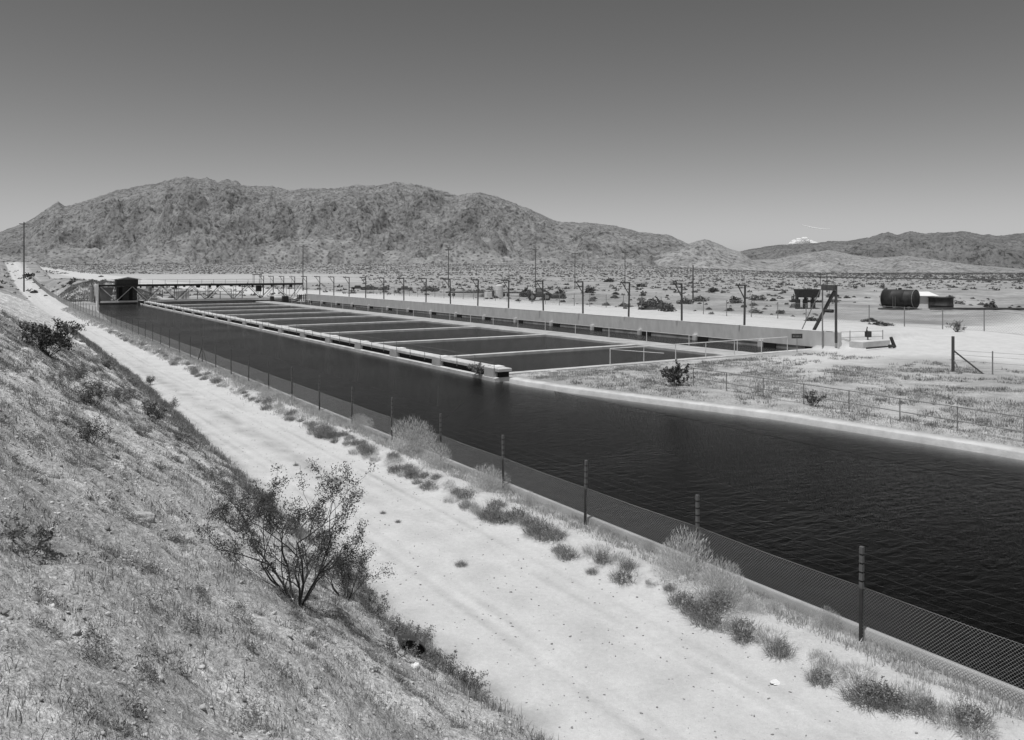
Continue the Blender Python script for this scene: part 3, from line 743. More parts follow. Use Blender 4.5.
for zz in (1.02, 1.16, 1.33, 1.50, 1.67):
    pts = []
    for i in range(FN):
        pts.append((.03, i * FL, fz(FS0 + i * FL) + zz)); 
        if i < FN - 1: pts.append((.03, (i + .5) * FL, (fz(FS0 + i * FL) + fz(FS0 + (i + 1) * FL)) / 2 + zz - .03))
    wz.path(pts, [.0008 if zz > 1.1 else .005] * len(pts), 3)
wz.build('strand_wire', STEEL_G, fence)
# bracing struts at the corner posts near x=240
i = 17
MB().bar((0, i * FL, fz(FS0 + i * FL) + 1.3), (0, i * FL + 1.6, fz(FS0 + i * FL)), .05).bar((0, i * FL, fz(FS0 + i * FL) + 1.3), (0, i * FL - 1.6, fz(FS0 + i * FL)), .05).build('brace', STEEL_D, fence)

# fence across the far side of the plant
ff = thing('perimeter_fence', 'thin wire fence running behind the long wall and past the tanks', 'fence', 20, 89.5, 0)
ps_ = MB().tube((0, 0, -.3), (0, 0, 2.25), .055, n=6); po = ps_.build('post', STEEL_G, ff)
pmf = link_panel(4.5, 2.1, .3, .007, 'wire_panel'); pmf.materials.append(STEEL_G)
for i in range(44):
    s = 20 + 4.5 * i; q = po if i == 0 else po.copy()
    if i: C.objects.link(q); q.parent = ff
    q.location = (0, i * 4.5, ztf(s, 89.5)); 
    if i < 43:
        c = link('wire_panel', pmf, None, ff); c.location = (0, i * 4.5, ztf(s, 89.5) + .05); c.rotation_euler = (math.atan2(ztf(s + 4.5, 89.5) - ztf(s, 89.5), 4.5), 0, 0)
tw = MB(); pts = [(0, i * 4.5, ztf(20 + i * 4.5, 89.5) + 2.2) for i in range(44)]; tw.path(pts, [.018] * 44, 4); tw.build('top_wire', STEEL_G, ff)

# pipe railing on the right bank
rl = thing('pipe_railing', 'two-rail pipe railing along the right bank of the canal', 'railing', 0, 0, 0)
rpts = [(36.5 - i * 2.75, float(np.interp(36.5 - i * 2.75, [0, 20, 37], [36.0, 35.9, 36.5]))) for i in range(11)]
prv = None
for s, t in rpts:
    z = ztf(s, t)
    MB().tube((t, s, z - .2), (t, s, z + 1.08), .028, n=6).build('post', STEEL_G, rl)
    if prv:
        for hh, nm in ((1.05, 'rail'), (.45, 'rail')):
            MB().tube((prv[0], prv[1], prv[2] + hh), (t, s, z + hh), .024, n=6).build(nm, STEEL_G, rl)
    prv = (t, s, z)
# railing at the near shore of the basins
rl = thing('basin_railing', 'pale pipe railing along the near shore of the settling basins', 'railing', 49.3, 40.5, 0)
for i in range(7):
    MB().tube((i * 3.4, 0, -.2), (i * 3.4, 0, 1.0), .035, n=6).build('post', STEEL_W, rl)
MB().tube((0, 0, 1.0), (20.4, 0, 1.0), .035, n=6).build('rail', STEEL_W, rl)
MB().tube((0, 0, .95), (5.5, 0, .35), .03, n=6).build('sloping_rail', STEEL_W, rl)

# far right corner post with brace and fence running off to the right
s, t, z = hit(953, 372)
cf = thing('corner_post_fence', 'dark wooden corner post with a diagonal brace at the far right of the bank', 'fence', s, t, z)
MB().tube((0, 0, -.3), (0, 0, 2.45), .11, .10, n=8).build('corner_post', WOOD, cf)
MB().bar((0, 0, 1.5), (.35, -1.9, .0), .09).build('brace', WOOD, cf)
MB().bar((0, 0, .9), (-.1, -.7, -.1), .07).build('brace', WOOD_L, cf)
for i in (1, 2, 3): MB().tube((.5 * i, -2.4 * i, -.3), (.5 * i, -2.4 * i, 1.6), .04, n=6).build('line_post', STEEL_G, cf)
wl = MB()
for zz in (.4, .8, 1.2, 1.5): wl.tube((0, 0, zz), (1.5, -7.2, zz), .01, n=4)
wl.build('wire', STEEL_G, cf)

# ------------------------------------------------------------------ TANKS AND SHEDS far right
s, t, z = hit(900, 309.5)
tk = thing('fuel_tank', 'large black horizontal cylindrical tank behind the fence at the right', 'tank', s, t, z, rot=R(-50))
mb = MB(); n = 28; Lk = 4.8; Rr = 1.42
prof = [(-Lk / 2 - .25, .0), (-Lk / 2 - .2, Rr * .6), (-Lk / 2, Rr), (-1.0, Rr), (-.98, Rr + .015), (-.92, Rr + .015), (-.9, Rr), (1.0, Rr), (1.02, Rr + .015), (1.08, Rr + .015), (1.1, Rr), (Lk / 2, Rr), (Lk / 2 + .2, Rr * .6), (Lk / 2 + .25, .0)]
V = []; Q = []
for i, (x, r) in enumerate(prof):
    for k in range(n): V.append((x, r * math.cos(2 * math.pi * k / n), Rr + .25 + r * math.sin(2 * math.pi * k / n)))
for i in range(len(prof) - 1):
    for k in range(n): Q.append((i * n + k, (i + 1) * n + k, (i + 1) * n + (k + 1) % n, i * n + (k + 1) % n))
TANK = mat('black_tank_paint', .035, .6, .6, 1.2, .1, 5)
link('shell', mesh_np('shell', V, Q, smooth=True), TANK, tk)
for x in (-1.9, 1.9): MB().box(x - .2, x + .2, -1.2, 1.2, -.1, .55).build('saddle', WOOD, tk)
MB().box(-2.9, 2.8, -1.3, 1.3, -.1, .12).build('skid', WOOD, tk)
for x in (-Lk / 2 - .02, Lk / 2 + .02):
    rg = MB()
    for k_ in range(24):
        a_, b_ = 2 * math.pi * k_ / 24, 2 * math.pi * (k_ + 1) / 24; q_ = Rr + .02
        rg.bar((x, q_ * math.cos(a_), Rr + .25 + q_ * math.sin(a_)), (x, q_ * math.cos(b_), Rr + .25 + q_ * math.sin(b_)), .07)
    rg.build('end_rim', STEEL_G, tk)
for y in (-.25, .15): MB().tube((-.4, -Rr - .1, .1), (-.4, -Rr - .1, 2.0), .03, n=5).build('ladder_rail', STEEL_G, tk) if y < 0 else MB().tube((-.05, -Rr - .1, .1), (-.05, -Rr - .1, 2.0), .03, n=5).build('ladder_rail', STEEL_G, tk)
MB().tube((0, 0, Rr * 2 + .2), (0, 0, Rr * 2 + .5), .25, n=12).build('manhole', STEEL_D, tk)
s, t, z = hit(923, 309)
sh = thing('pump_shed', 'low white shed between the black tank and the round dark tank', 'shed', s + 3.0, t + 1, z, rot=R(-8))
MB().box(-2.0, 3.4, -2.0, 2.0, -.1, 1.9).build('wall', PAINT_W, sh)
MB()._a([(-2.3, -2.3, 1.95), (3.8, -2.3, 1.95), (3.8, 2.3, 2.5), (-2.3, 2.3, 2.5), (-2.3, -2.3, 2.03), (3.8, -2.3, 2.03), (3.8, 2.3, 2.58), (-2.3, 2.3, 2.58)],
        [(3, 2, 1, 0), (4, 5, 6, 7), (0, 1, 5, 4), (1, 2, 6, 5), (2, 3, 7, 6), (3, 0, 4, 7)]).build('roof', PAINT_W, sh)
s, t, z = hit(941, 309.5)
rt = thing('round_tank', 'low round dark open tank right of the white shed', 'tank', s, t, z)
V = []; Q = []; n = 32
for i, (r, zz) in enumerate([(1.75, 0), (1.75, .6), (1.78, .62), (1.78, .68), (1.75, .7), (1.75, 1.8), (1.85, 1.82), (1.85, 1.92), (1.7, 1.92), (1.7, .3), (.01, .3)]):
    for k in range(n): V.append((r * math.cos(2 * math.pi * k / n), r * math.sin(2 * math.pi * k / n), zz))
for i in range(10):
    for k in range(n): Q.append((i * n + k, i * n + (k + 1) % n, (i + 1) * n + (k + 1) % n, (i + 1) * n + k))
link('shell', mesh_np('shell', V, Q), TANK, rt)
s, t, z = hit(968, 309.8)
o = thing('pipe_string', 'long dark pipe lying on the ground at the right of the round tank', 'pipe', s, t, z, rot=R(-4))
MB().tube((-5.5, 0, .15), (14, 0, .15), .17, n=8).build('pipe', STEEL_D, o); MB().box(-3, -2.8, -.3, .3, -.05, .1).box(4, 4.2, -.3, .3, -.05, .1).build('sleeper', WOOD, o)

# dark bin on legs
s, t, z = hit(805, 309)
hb_ = thing('steel_bin', 'dark steel bin raised on short legs behind the hoist frame', 'bin', s, t, z, rot=R(4))
MB()._a([(-1.2, -.9, 1.9), (2.0, -.9, 1.9), (2.0, .9, 1.9), (-1.2, .9, 1.9), (-1.5, -1.1, 3.25), (2.2, -1.1, 3.25), (2.2, 1.1, 3.25), (-1.5, 1.1, 3.25)],
        [(3, 2, 1, 0), (4, 5, 6, 7), (0, 1, 5, 4), (1, 2, 6, 5), (2, 3, 7, 6), (3, 0, 4, 7)]).build('bin_body', STEEL_D, hb_)
for x in (-1.3, -.05, 1.25): MB().box(x - .3, x + .3, -.5, .1, -.1, 1.6).build('leg', STEEL_D, hb_)
for x in (-1.3, -.05, 1.25): MB().box(x - .1, x + .1, -.3, .1, 1.6, 1.92).build('neck', STEEL_D, hb_)
for x in (-1.75, -2.1, -2.4): MB().tube((x, -.5, 1.1), (x, -.5, 2.9 - (x + 1.75) * -1.1), .16, .07, n=8).build('hanging_pipe', STEEL_D, hb_)
MB().bar((-1.4, -.5, 2.4), (-2.5, -.5, 1.9), .12).build('pipe_bracket', STEEL_D, hb_)
# small pump by right road
s, t, z = hit(868, 346)
pu = thing('valve_stand', 'small dark valve box on a pole near the hoist frame', 'valve', s, t, z)
MB().tube((0, 0, -.1), (0, 0, .9), .04, n=6).build('post', STEEL_D, pu); MB().box(-.2, .25, -.2, .2, .8, 1.35, .05).build('valve_box', STEEL_D, pu); MB().bar((-.25, 0, 1.3), (-.1, 0, 1.75), .07).build('handle', STEEL_D, pu)
s, t, z = hit(882, 349)
pp = thing('bent_pipe', 'bent dark pipe lying on the sand beside the track', 'pipe', s, t, z, rot=R(15))
MB().tube((-1.6, 0, .1), (.8, .1, .2), .08, n=7).tube((.8, .1, .2), (1.4, .1, .25), .16, .13, n=8).tube((1.4, .1, .1), (1.0, .1, 1.0), .16, .14, n=8).build('pipe', STEEL_D, pp)
s, t, z = hit(850, 343)
wf = thing('wire_gate', 'low wire gate between the hoist frame and the valve box', 'gate', s, t, z)
for x in (0, 1.8, 3.4): MB().tube((x, -.3 * x, -.2), (x, -.3 * x, 1.1), .035, n=6).build('post', STEEL_G, wf)
MB().tube((-1.5, .45, 1.0), (3.4, -1.02, 1.0), .02, n=5).tube((-1.5, .45, .5), (3.4, -1.02, .5), .02, n=5).build('rail', STEEL_G, wf)
# concrete slab at foot of hoist
at_frame(tag(MB().box(66.0, 70.0, -1.4, 0, -.5, .62, .04).build('concrete_slab', CONC_L), 'pale concrete slab at the foot of the hoist frame', 'slab'), 46.6, 0, 0)
s, t, z = hit(553.5, 377)
at_frame(tag(MB().box(-.22, .22, -.2, .2, -.1, .42, .04).build('concrete_block', CONC_L), 'small pale concrete block near the right end of the weir wall', 'block'), s, t, z)

# ------------------------------------------------------------------ MID-DISTANCE YARD: white tank, machinery, huts
s, t, z = hit(499, 298)
wt = thing('water_tank', 'pale upright cylindrical tank behind the gooseneck posts', 'tank', s, t, z)
MB().tube((0, 0, -.1), (0, 0, 2.9), .95, n=24).build('shell', STEEL_W, wt, smooth=False); MB().tube((0, 0, 2.9), (0, 0, 3.1), .95, .3, n=24).build('cap', STEEL_W, wt)
s, t, z = hit(489, 299)
o = thing('equipment_box', 'small pale equipment cabinet left of the upright tank', 'cabinet', s, t, z)
MB().box(-.9, .9, -.6, .6, .3, 1.5, .04).build('body', STEEL_W, o); MB().box(.4, .9, -.8, -.61, .5, 1.9).build('door', STEEL_D, o); MB().box(-.7, -.5, -.5, .5, -.1, .3).box(.5, .7, -.5, .5, -.1, .3).build('foot', WOOD, o)
s, t, z = hit(540, 300.5)
ve = thing('loader_vehicle', 'dark loader vehicle with large wheels parked right of the upright tank', 'loader', s, t, z, rot=R(3))
MB().box(-2.2, 2.4, -.8, .8, .7, 1.5, .1).build('chassis', STEEL_D, ve); MB().box(-.9, .7, -.75, .75, 1.5, 2.7, .2).build('cab', STEEL_D, ve); MB().box(2.4, 4.6, -.9, .9, .4, 1.3, .15).build('bucket', STEEL_D, ve)
MB().box(-.7, .5, -.77, -.752, 1.85, 2.4).build('window', STEEL_G, ve); MB().bar((.9, -.7, 2.1), (3.2, -.7, .9), .22).bar((.9, .7, 2.1), (3.2, .7, .9), .22).build('arm', STEEL_D, ve)
for x, r in ((-1.7, .8), (1.4, .8)):
    for y in (-1.0, 1.0):
        wh = MB().tube((x, y - .2, r), (x, y + .2, r), r, n=20).build('wheel', DARK, ve)
        MB().tube((x, y - .22, r), (x, y + .22, r), r * .5, n=16).build('rim', STEEL_G, wh)
for px, py, ln, lab in ((468, 296.2, 11, 'long low flatbed trailer left of the upright tank'), (512, 296.6, 6, 'short low flatbed trailer between the upright tank and the loader')):
    s, t, z = hit(px, py)
    o = thing('flatbed_trailer', lab, 'trailer', s, t, z, rot=R(2), group='low trailers in the yard')
    MB().box(-ln / 2, ln / 2, -1.1, 1.1, .8, 1.15).build('bed', WOOD, o)
    for x in (-ln / 2 + 1, -ln / 2 + 2, ln / 2 - 1):
        MB().tube((x, -1.0, .4), (x, -.7, .4), .4, n=14).build('wheel', DARK, o)
for px, py, ln, lab in ((405, 290.8, 5.0, 'dark low car parked beyond the gooseneck posts'), (358, 289.8, 4.6, 'dark pickup among bushes left of the low car')):
    s, t, z = hit(px, py)
    o = thing('parked_car', lab, 'car', s, t, z, rot=R(6))
    MB().box(-ln / 2, ln / 2, -.85, .85, .35, 1.0, .12).build('body', STEEL_D, o); MB().box(-ln / 4, ln / 5, -.8, .8, 1.0, 1.6, .25).build('cabin', STEEL_D, o)
    for x in (-ln / 3, ln / 3):
        for y in (-.85, .65): MB().tube((x, y, .36), (x, y + .2, .36), .36, n=14).build('wheel', DARK, o)

# utility poles
def pole(px, py, ptop, lab, arm=True, r=.14):
    s, t, z = hit(px, py); Y = (s + A * t) / N_; h = (py - ptop) / F * Y
    o = thing('utility_pole', lab, 'utility pole', s, t, z, 'utility poles on the desert plain', rot=R(12))
    MB().tube((0, 0, -.3), (0, 0, h), r * 1.2, r * .8, n=8).build('pole', WOOD, o)
    if arm:
        MB().box(-1.2, 1.2, -.06, .06, h - .75, h - .55).build('crossarm', WOOD, o)
        for x in (-1.05, -.5, .5, 1.05): MB().tube((x, 0, h - .55), (x, 0, h - .33), .05, n=6).build('insulator', STEEL_D, o)
    return Vector(o.location) + Vector((0, 0, h - .4))
pls = [pole(303, 291, 245, 'utility pole behind the right end of the truss bridge'), pole(448.5, 288, 248, 'utility pole standing left of the upright pale tank against the mountain foot'),
       pole(535.5, 288, 248, 'utility pole rising above the dark loader vehicle'), pole(575, 288, 252, 'plain utility pole between the loader and the widest desert bushes', True),
       pole(625, 287.5, 251, 'utility pole behind a group of dark bushes in the middle distance'), pole(693, 300, 265, 'shorter utility pole right of the dark bush clumps', False),
       pole(827, 292, 273, 'small utility pole rising behind the hoist platform', False)]
o = MB()
for a_, b_ in ((0, 1), (1, 2), (2, 3), (3, 4), (4, 5)):
    A_, B_ = pls[a_], pls[b_]; pts = []
    for q in range(13):
        u = q / 12; p = A_.lerp(B_, u); p.z -= 2.2 * u * (1 - u); pts.append(p)
    o.path(pts, [.012] * 13, 3)
tag(o.build('power_line', STEEL_D), 'thin power line strung between the utility poles on the plain', 'power line')
s = 250.0; t = (24 + 20) * (s / N_) / (F * N_ - (24 + 20) * A / N_); z = ztf(s, t); Y = (s + A * t) / N_
h = ZC + (HY - 222) / F * Y - z
o = thing('utility_pole', 'tall utility pole at the far left beside the climbing dirt road', 'utility pole', s, t, z)
MB().tube((0, 0, -.3), (0, 0, h), .19, .13, n=8).build('pole', WOOD, o); MB().box(-1.1, 1.1, -.07, .07, h - .6, h - .4).build('crossarm', WOOD, o)

# far dark line: low railway bank on the plain
ra = MB(); P = [((800 - 512) / F * 820, 820), ((900 - 512) / F * 640, 640), ((1000 - 512) / F * 540, 540), ((1150 - 512) / F * 440, 440)]
for (x0, y0), (x1, y1) in zip(P[:-1], P[1:]):
    d = Vector((x1 - x0, y1 - y0, 0)).normalized(); nn = Vector((-d.y, d.x, 0)); 
    v = []
    for (x, y) in ((x0, y0), (x1, y1)):
        g_ = float(zt(*ST(x, y)))
        for wv, zv in ((-2.6, -.6), (-1.2, .9), (1.2, .9), (2.6, -.6)): v.append((x + nn.x * wv, y + nn.y * wv, g_ + zv))
    ra._a(v, [(0, 1, 5, 4), (1, 2, 6, 5), (2, 3, 7, 6)])
tag(ra.build('railway_embankment', mat('ballast', .07, .95, .5, .05)), kind='structure')

# corrugated culvert end in the foot of the slope
s, t, z = hit(411, 655)
cu = thing('culvert_pipe', 'short corrugated metal culvert end sticking out at the foot of the slope', 'culvert', s, t, z + .03, rot=R(8)); cu.rotation_euler = (R(-14), R(24), R(8)); cu.scale = (.78, .7, .62); cu.location.z -= .02
V = []; Q = []; n = 28; rings = 22
for side in (0, 1):
    for i in range(rings):
        x = i * .03
        r = .30 + .012 * math.sin(i * 1.9) - (.03 if side else 0)
        for k in range(n):
            an = 2 * math.pi * k / n; V.append((r * math.cos(an), x, .16 + r * .62 * math.sin(an)))
for side in (0, 1):
    for i in range(rings - 1):
        for k in range(n):
            a = side * rings * n + i * n
            q = (a + k, a + (k + 1) % n, a + n + (k + 1) % n, a + n + k); Q.append(q if not side else q[::-1])
for k in range(n): Q.append((k, rings * n + k, rings * n + (k + 1) % n, (k + 1) % n))
link('pipe', mesh_np('pipe', V, Q), STEEL_D, cu)
MB().prism([(.27 * math.cos(2 * math.pi * k / 20), .16 + .17 * math.sin(2 * math.pi * k / 20)) for k in range(20)], .10, .13).build('mouth_shade_disc', DARK, cu)  # added black disc that paints the dark inside of the pipe


# ------------------------------------------------------------------ VEGETATION
def blade_arrays(P, Hh, Wd, az, lean, rng):
    """thin bent blades: P (N,3) roots, each a quad and a triangle"""
    n = len(P); P = np.asarray(P, float)
    dx = np.cos(az); dy = np.sin(az); px_ = -dy; py_ = dx
    mid = P + np.stack([dx * np.sin(lean * .5) * Hh * .5, dy * np.sin(lean * .5) * Hh * .5, np.cos(lean * .5) * Hh * .5], -1)
    tip = mid + np.stack([dx * np.sin(lean) * Hh * .5, dy * np.sin(lean) * Hh * .5, np.cos(lean) * Hh * .5], -1)
    tw_ = rng.uniform(0, 6.28, n); wx = np.cos(tw_) * Wd / 2; wy = np.sin(tw_) * Wd / 2
    off = np.stack([wx, wy, np.zeros(n)], -1)
    V = np.stack([P - off, P + off, mid + off * .8, mid - off * .8, tip], 1).reshape(-1, 3)
    b = np.arange(n) * 5
    Q = np.stack([b, b + 1, b + 2, b + 3], -1); T = np.stack([b + 3, b + 2, b + 4], -1)
    return V, Q, T
def tuft_mesh(name, seed, n, rad, h, wd=.006, spread=1.0, base=.35):
    g = np.random.default_rng(seed); a = g.uniform(0, 6.28, n); r = rad * base * np.sqrt(g.uniform(0, 1, n))
    P = np.stack([np.cos(a) * r, np.sin(a) * r, np.full(n, -.03)], -1)
    az = a + g.normal(0, .5, n); lean = np.clip(1.35 * spread * np.sqrt(g.uniform(0, 1, n)), 0, 1.62)
    V, Q, T = blade_arrays(P, h * g.uniform(.55, 1.1, n), wd * g.uniform(.7, 1.3, n), az, lean, g)
    return mesh_np(name, V, Q, T)
def leaf_quads(Cn, size, g):
    """small randomly turned leaf faces at points Cn"""
    n = len(Cn); a = g.normal(size=(n, 3)); a /= np.linalg.norm(a, axis=1)[:, None]; b = g.normal(size=(n, 3)); b -= (b * a).sum(1)[:, None] * a; b /= np.linalg.norm(b, axis=1)[:, None]
    s = size * g.uniform(.6, 1.3, n)[:, None]
    V = np.stack([Cn - a * s, Cn + b * s * .45, Cn + a * s, Cn - b * s * .45], 1).reshape(-1, 3)
    i = np.arange(n) * 4; return V, np.stack([i, i + 1, i + 2, i + 3], -1)
def shrub_parts(seed, h, rx, stems, leafn, leaf, mode='open', thick=.012, depth=3):
    """branching desert shrub: returns (wood MB, leaf mesh arrays)"""
    rr = random.Random(seed); g = np.random.default_rng(seed); mb = MB(); tips = []
    def grow(p, d, ln, r, lv):
        pts = [p]; rs = [r]; q = Vector(p); dd = Vector(d)
        for i in range(3):
            dd = (dd + Vector((rr.uniform(-.34, .34), rr.uniform(-.34, .34), rr.uniform(-.10, .22)))).normalized(); q = q + dd * ln / 3
            pts.append(q.copy()); rs.append(r * (1 - .17 * (i + 1)))
        mb.path(pts, rs, 5 if lv == 0 else 3)
        if lv >= depth - 1:
            for pt in pts[1:]: tips.append(pt)
            return
        for k in range(rr.choice((2, 3, 3))):
            st_ = pts[rr.choice((1, 2, 3, 3))]
            ax = Vector((rr.uniform(-1, 1), rr.uniform(-1, 1), rr.uniform(-.3, .5))).normalized()
            nd = (dd + ax * .75).normalized(); nd.z = max(nd.z, .05)
            grow(st_, nd, ln * rr.uniform(.5, .8), r * .55, lv + 1)
    for k in range(stems):
        an = 2 * math.pi * (k + rr.random() * .8) / stems; tilt = rr.uniform(.15, 1.0)
        d = Vector((math.cos(an) * math.sin(tilt) * rx / h * 1.5, math.sin(an) * math.sin(tilt) * rx / h * 1.5, math.cos(tilt))).normalized()
        grow(Vector((math.cos(an) * .05, math.sin(an) * .05, -.08)), d, h * rr.uniform(.42, .6), thick, 0)
    if thick > .0165: rr.shuffle(tips); tips = tips[:int(len(tips) * .55)]
    tp = np.array([tuple(t) for t in tips]); per = max(1, leafn // len(tp))
    if mode == 'open': tp = tp[tp[:, 2] > h * .32] if (tp[:, 2] > h * .32).sum() > 4 else tp
    per = max(1, leafn // len(tp))
    Cn = np.repeat(tp, per, 0) + g.normal(0, (.024 if thick > .0165 else .055) * h, (len(tp) * per, 3)) * np.array([1, 1, .9])
    Cn = Cn[Cn[:, 2] > -.02]
    return mb, leaf_quads(Cn, leaf, g)
def make_shrub(label, cat, seed, h, rx, stems, leafn, leaf, lm, s, t, z, group=None, mode='open', thick=.012, depth=3, rot=None, name='desert_shrub'):
    o = thing(name, label, cat, s, t, z, group, rot)
    mb, (V, Q) = shrub_parts(seed, h, rx, stems, leafn, leaf, mode, thick, depth)
    mb.build('branches', BARK, o); link('foliage', mesh_np('foliage', V, Q), lm, o); return o

def put(px, py): s, t, z = hit(px, py); return s, t, z
# the big creosote bush on the slope
s, t, z = put(298, 603)
Y = (s + A * t) / N_
bigh = (603 - 468) / F * Y
make_shrub('large dark creosote bush with bare twisted stems leaning over the road edge', 'creosote bush', 12, bigh * .95, bigh * .8, 9, 16000, .017, LEAF_D, s, t, z, thick=.021, depth=4, name='creosote_bush')
s, t, z = put(345, 598)
make_shrub('smaller dark leafy creosote bush right beside the large one at the road edge', 'creosote bush', 31, bigh * .48, bigh * .4, 8, 8000, .016, LEAF_D, s, t, z, mode='full', name='creosote_bush')
s, t, z = put(236, 528)
make_shrub('low dark leafy creosote bush at the upper left of the large one', 'creosote bush', 35, bigh * .42, bigh * .36, 7, 5000, .016, LEAF_D, s, t, z, mode='full', name='creosote_bush')
# right-bank dark bush
s, t, z = put(677, 386)
make_shrub('dark bushy shrub standing alone on the right bank near the pipe railing', 'shrub', 14, 1.45, 1.15, 14, 3600, .055, LEAF_D, s, t, z, mode='full', thick=.02)
s, t, z = put(813, 406); make_shrub('small dark shrub behind the pipe railing on the right bank', 'shrub', 15, .75, .5, 9, 700, .045, LEAF_D, s, t, z, mode='full')
s, t, z = put(957, 332); make_shrub('spiky grey shrub beside the wire fence at the far right', 'shrub', 16, 1.25, 1.5, 16, 900, .07, LEAF_M, s, t, z, mode='full', thick=.02)
# dead brush caught on the weir
s, t, z = 49.0, 28.65, .0
make_shrub('dead grey brush snagged on the near end of the weir wall', 'brush', 18, .8, 1.6, 14, 1500, .06, LEAF_W, s, t, z, mode='full')
# dark bushes on the left slope
SB = [(48, 356, 1.5, 1.3, 'large dark bush high on the left slope beside the narrow of the road', LEAF_D), (153, 420, .75, .7, 'dark grey bush on the slope edge halfway up the road', LEAF_D), (184, 441, .6, .6, 'rounded grey bush just below the dark one on the slope edge', LEAF_M),
      (92, 405, .8, 1.1, 'wide grey bush on the slope left of the road narrows', LEAF_M), (120, 402, .75, .9, 'grey bush close to the road edge on the upper slope', LEAF_M), (91, 441, .5, .35, 'small dark leafless twig bush in the middle of the slope', LEAF_D),
      (28, 280, 2.6, 2.2, 'big dark bush where the road meets the horizon at far left', LEAF_D), (150, 385, .6, .25, 'small upright dark twig bush poking over the road edge', LEAF_D), (58, 345, .9, .8, 'dark bush touching the large one high on the left slope', LEAF_D),
      (75, 380, .7, .9, 'low grey bush below the large dark bush on the slope', LEAF_M), (395, 655, .35, .4, 'grey leafy bush left of the culvert mouth', LEAF_M), (440, 668, .42, .5, 'dense grey bush right of the culvert mouth', LEAF_M),
      (470, 688, .4, .45, 'grey bush at the toe of the slope near the bottom edge of the view', LEAF_M), (372, 612, .5, .5, 'grey brush below the dark creosote at the road edge', LEAF_M), (392, 635, .4, .4, 'low grey brush between the creosote bushes and the culvert', LEAF_M),
      (24, 548, .32, .4, 'dark low bush at the left edge of the slope', LEAF_M), (170, 410, .7, .7, 'bushy grey shrub above the pair of bushes on the slope edge', LEAF_W), (133, 385, .7, .8, 'pale grey shrub spilling over the upper slope edge', LEAF_W),
      (108, 368, .8, .8, 'grey shrub where the slope edge meets the upper road', LEAF_W), (196, 450, .5, .6, 'low pale shrub at the slope edge nearest the big creosote', LEAF_W), (215, 480, .45, .5, 'small pale shrub uphill of the big creosote bush', LEAF_W),
      (140, 435, .4, .5, 'pale flattened shrub in the middle of the upper slope', LEAF_W), (355, 585, .5, .6, 'pale shrub in front of the smaller creosote bush', LEAF_W), (60, 385, .5, .8, 'pale spreading shrub at the left of the upper slope', LEAF_W), (420, 640, .4, .5, 'pale brush on the road side of the culvert', LEAF_W), (78, 330, .7, .6, 'small grey bush at the top of the slope edge by the road narrows', LEAF_M)]
for i, (px, py, hh, rx, lab, lm) in enumerate(SB):
    s, t, z = put(px, py)
    n_ = int(900 * max(.5, hh)); make_shrub(lab, 'bush', 60 + i, hh, rx, 10, n_ * 2, .045 * max(.45, hh), lm, s, t, z, mode='full', name='slope_bush', thick=.010 * max(.6, hh))

# row of weeds along the road's right edge and along the fence: linked copies
rr = random.Random(77)
def proto_tuft(nm, seed, n, rad, h, m, label, cat, group, wd=.006, spread=1.0, base=.35):
    o = link(nm, weed_mesh(nm, seed, rad, h) if nm == 'weed_tuft' else twig_cloud(nm, seed, 5200, rad, h * 1.05, .055, .0042, 9, .1) if nm == 'tumbleweed' else twig_cloud(nm, seed, 900, rad * .9, h * 1.1, .07, .005, 6) if seed % 2 else tuft_mesh(nm, seed, n, rad, h, wd, spread, base), m); o.location = W(-9, 0, 0); o['deflabel'] = label; return tag(o, label, cat, group)
def twig_cloud(name, seed, n, rad, h, ln, wd, lobes=5, inner=.25):
    """a rounded, lumpy mass of fine twigs"""
    q = np.random.default_rng(seed); d = q.normal(size=(n, 3)); d /= np.linalg.norm(d, axis=1)[:, None]; d[:, 2] = np.abs(d[:, 2])
    lb = q.normal(size=(lobes, 3)); lb[:, 2] = np.abs(lb[:, 2]); lb /= np.linalg.norm(lb, axis=1)[:, None]
    near = (d @ lb.T).max(1); lob = .62 + .38 * np.clip(near, 0, 1) ** 3
    r = (inner + (1 - inner) * q.uniform(0, 1, n) ** .6) * lob
    P = d * r[:, None] * np.array([rad, rad, h]); P[:, 2] *= .95
    az = np.arctan2(d[:, 1], d[:, 0]) + q.normal(0, .6, n); lean = np.clip(np.arccos(np.clip(d[:, 2], 0, 1)) + q.normal(0, .4, n), 0, 1.9)
    V, Q, T = blade_arrays(P, ln * q.uniform(.5, 1.3, n), wd * q.uniform(.7, 1.3, n), az, lean, q)
    return mesh_np(name, V, Q, T)
def weed_mesh(name, seed, rad, h):
    q = np.random.default_rng(seed); me = tuft_mesh(name, seed, 300, rad, h, .006, 1.2, .7)
    V1 = np.empty(len(me.vertices) * 3, np.float32); me.vertices.foreach_get('co', V1); V1 = V1.reshape(-1, 3)
    n = 300; b = np.arange(n) * 5; Q1 = np.stack([b, b + 1, b + 2, b + 3], -1); T1 = np.stack([b + 3, b + 2, b + 4], -1)
    d = q.normal(size=(900, 3)); d /= np.linalg.norm(d, axis=1)[:, None]; d[:, 2] = np.abs(d[:, 2]); lob = .7 + .3 * np.sin(d[:, 0] * 5 + seed) * np.cos(d[:, 1] * 6 + seed)
    V2, Q2 = leaf_quads(d * (q.uniform(.3, 1, 900) ** .5 * lob)[:, None] * np.array([rad * .8, rad * .8, h * .95]), .016, q)
    bpy.data.meshes.remove(me)
    return mesh_np(name, np.concatenate([V1, V2]), np.concatenate([Q1, Q2 + len(V1)]), T1)
P_dark = [proto_tuft('weed_tuft', 100 + i, 620, .36, .29 + .04 * i, LEAF_W, 'grey weed tuft at the right edge of the dirt road', 'weed', 'weeds along the road edge', .007, 1.15, .8) for i in range(4)]
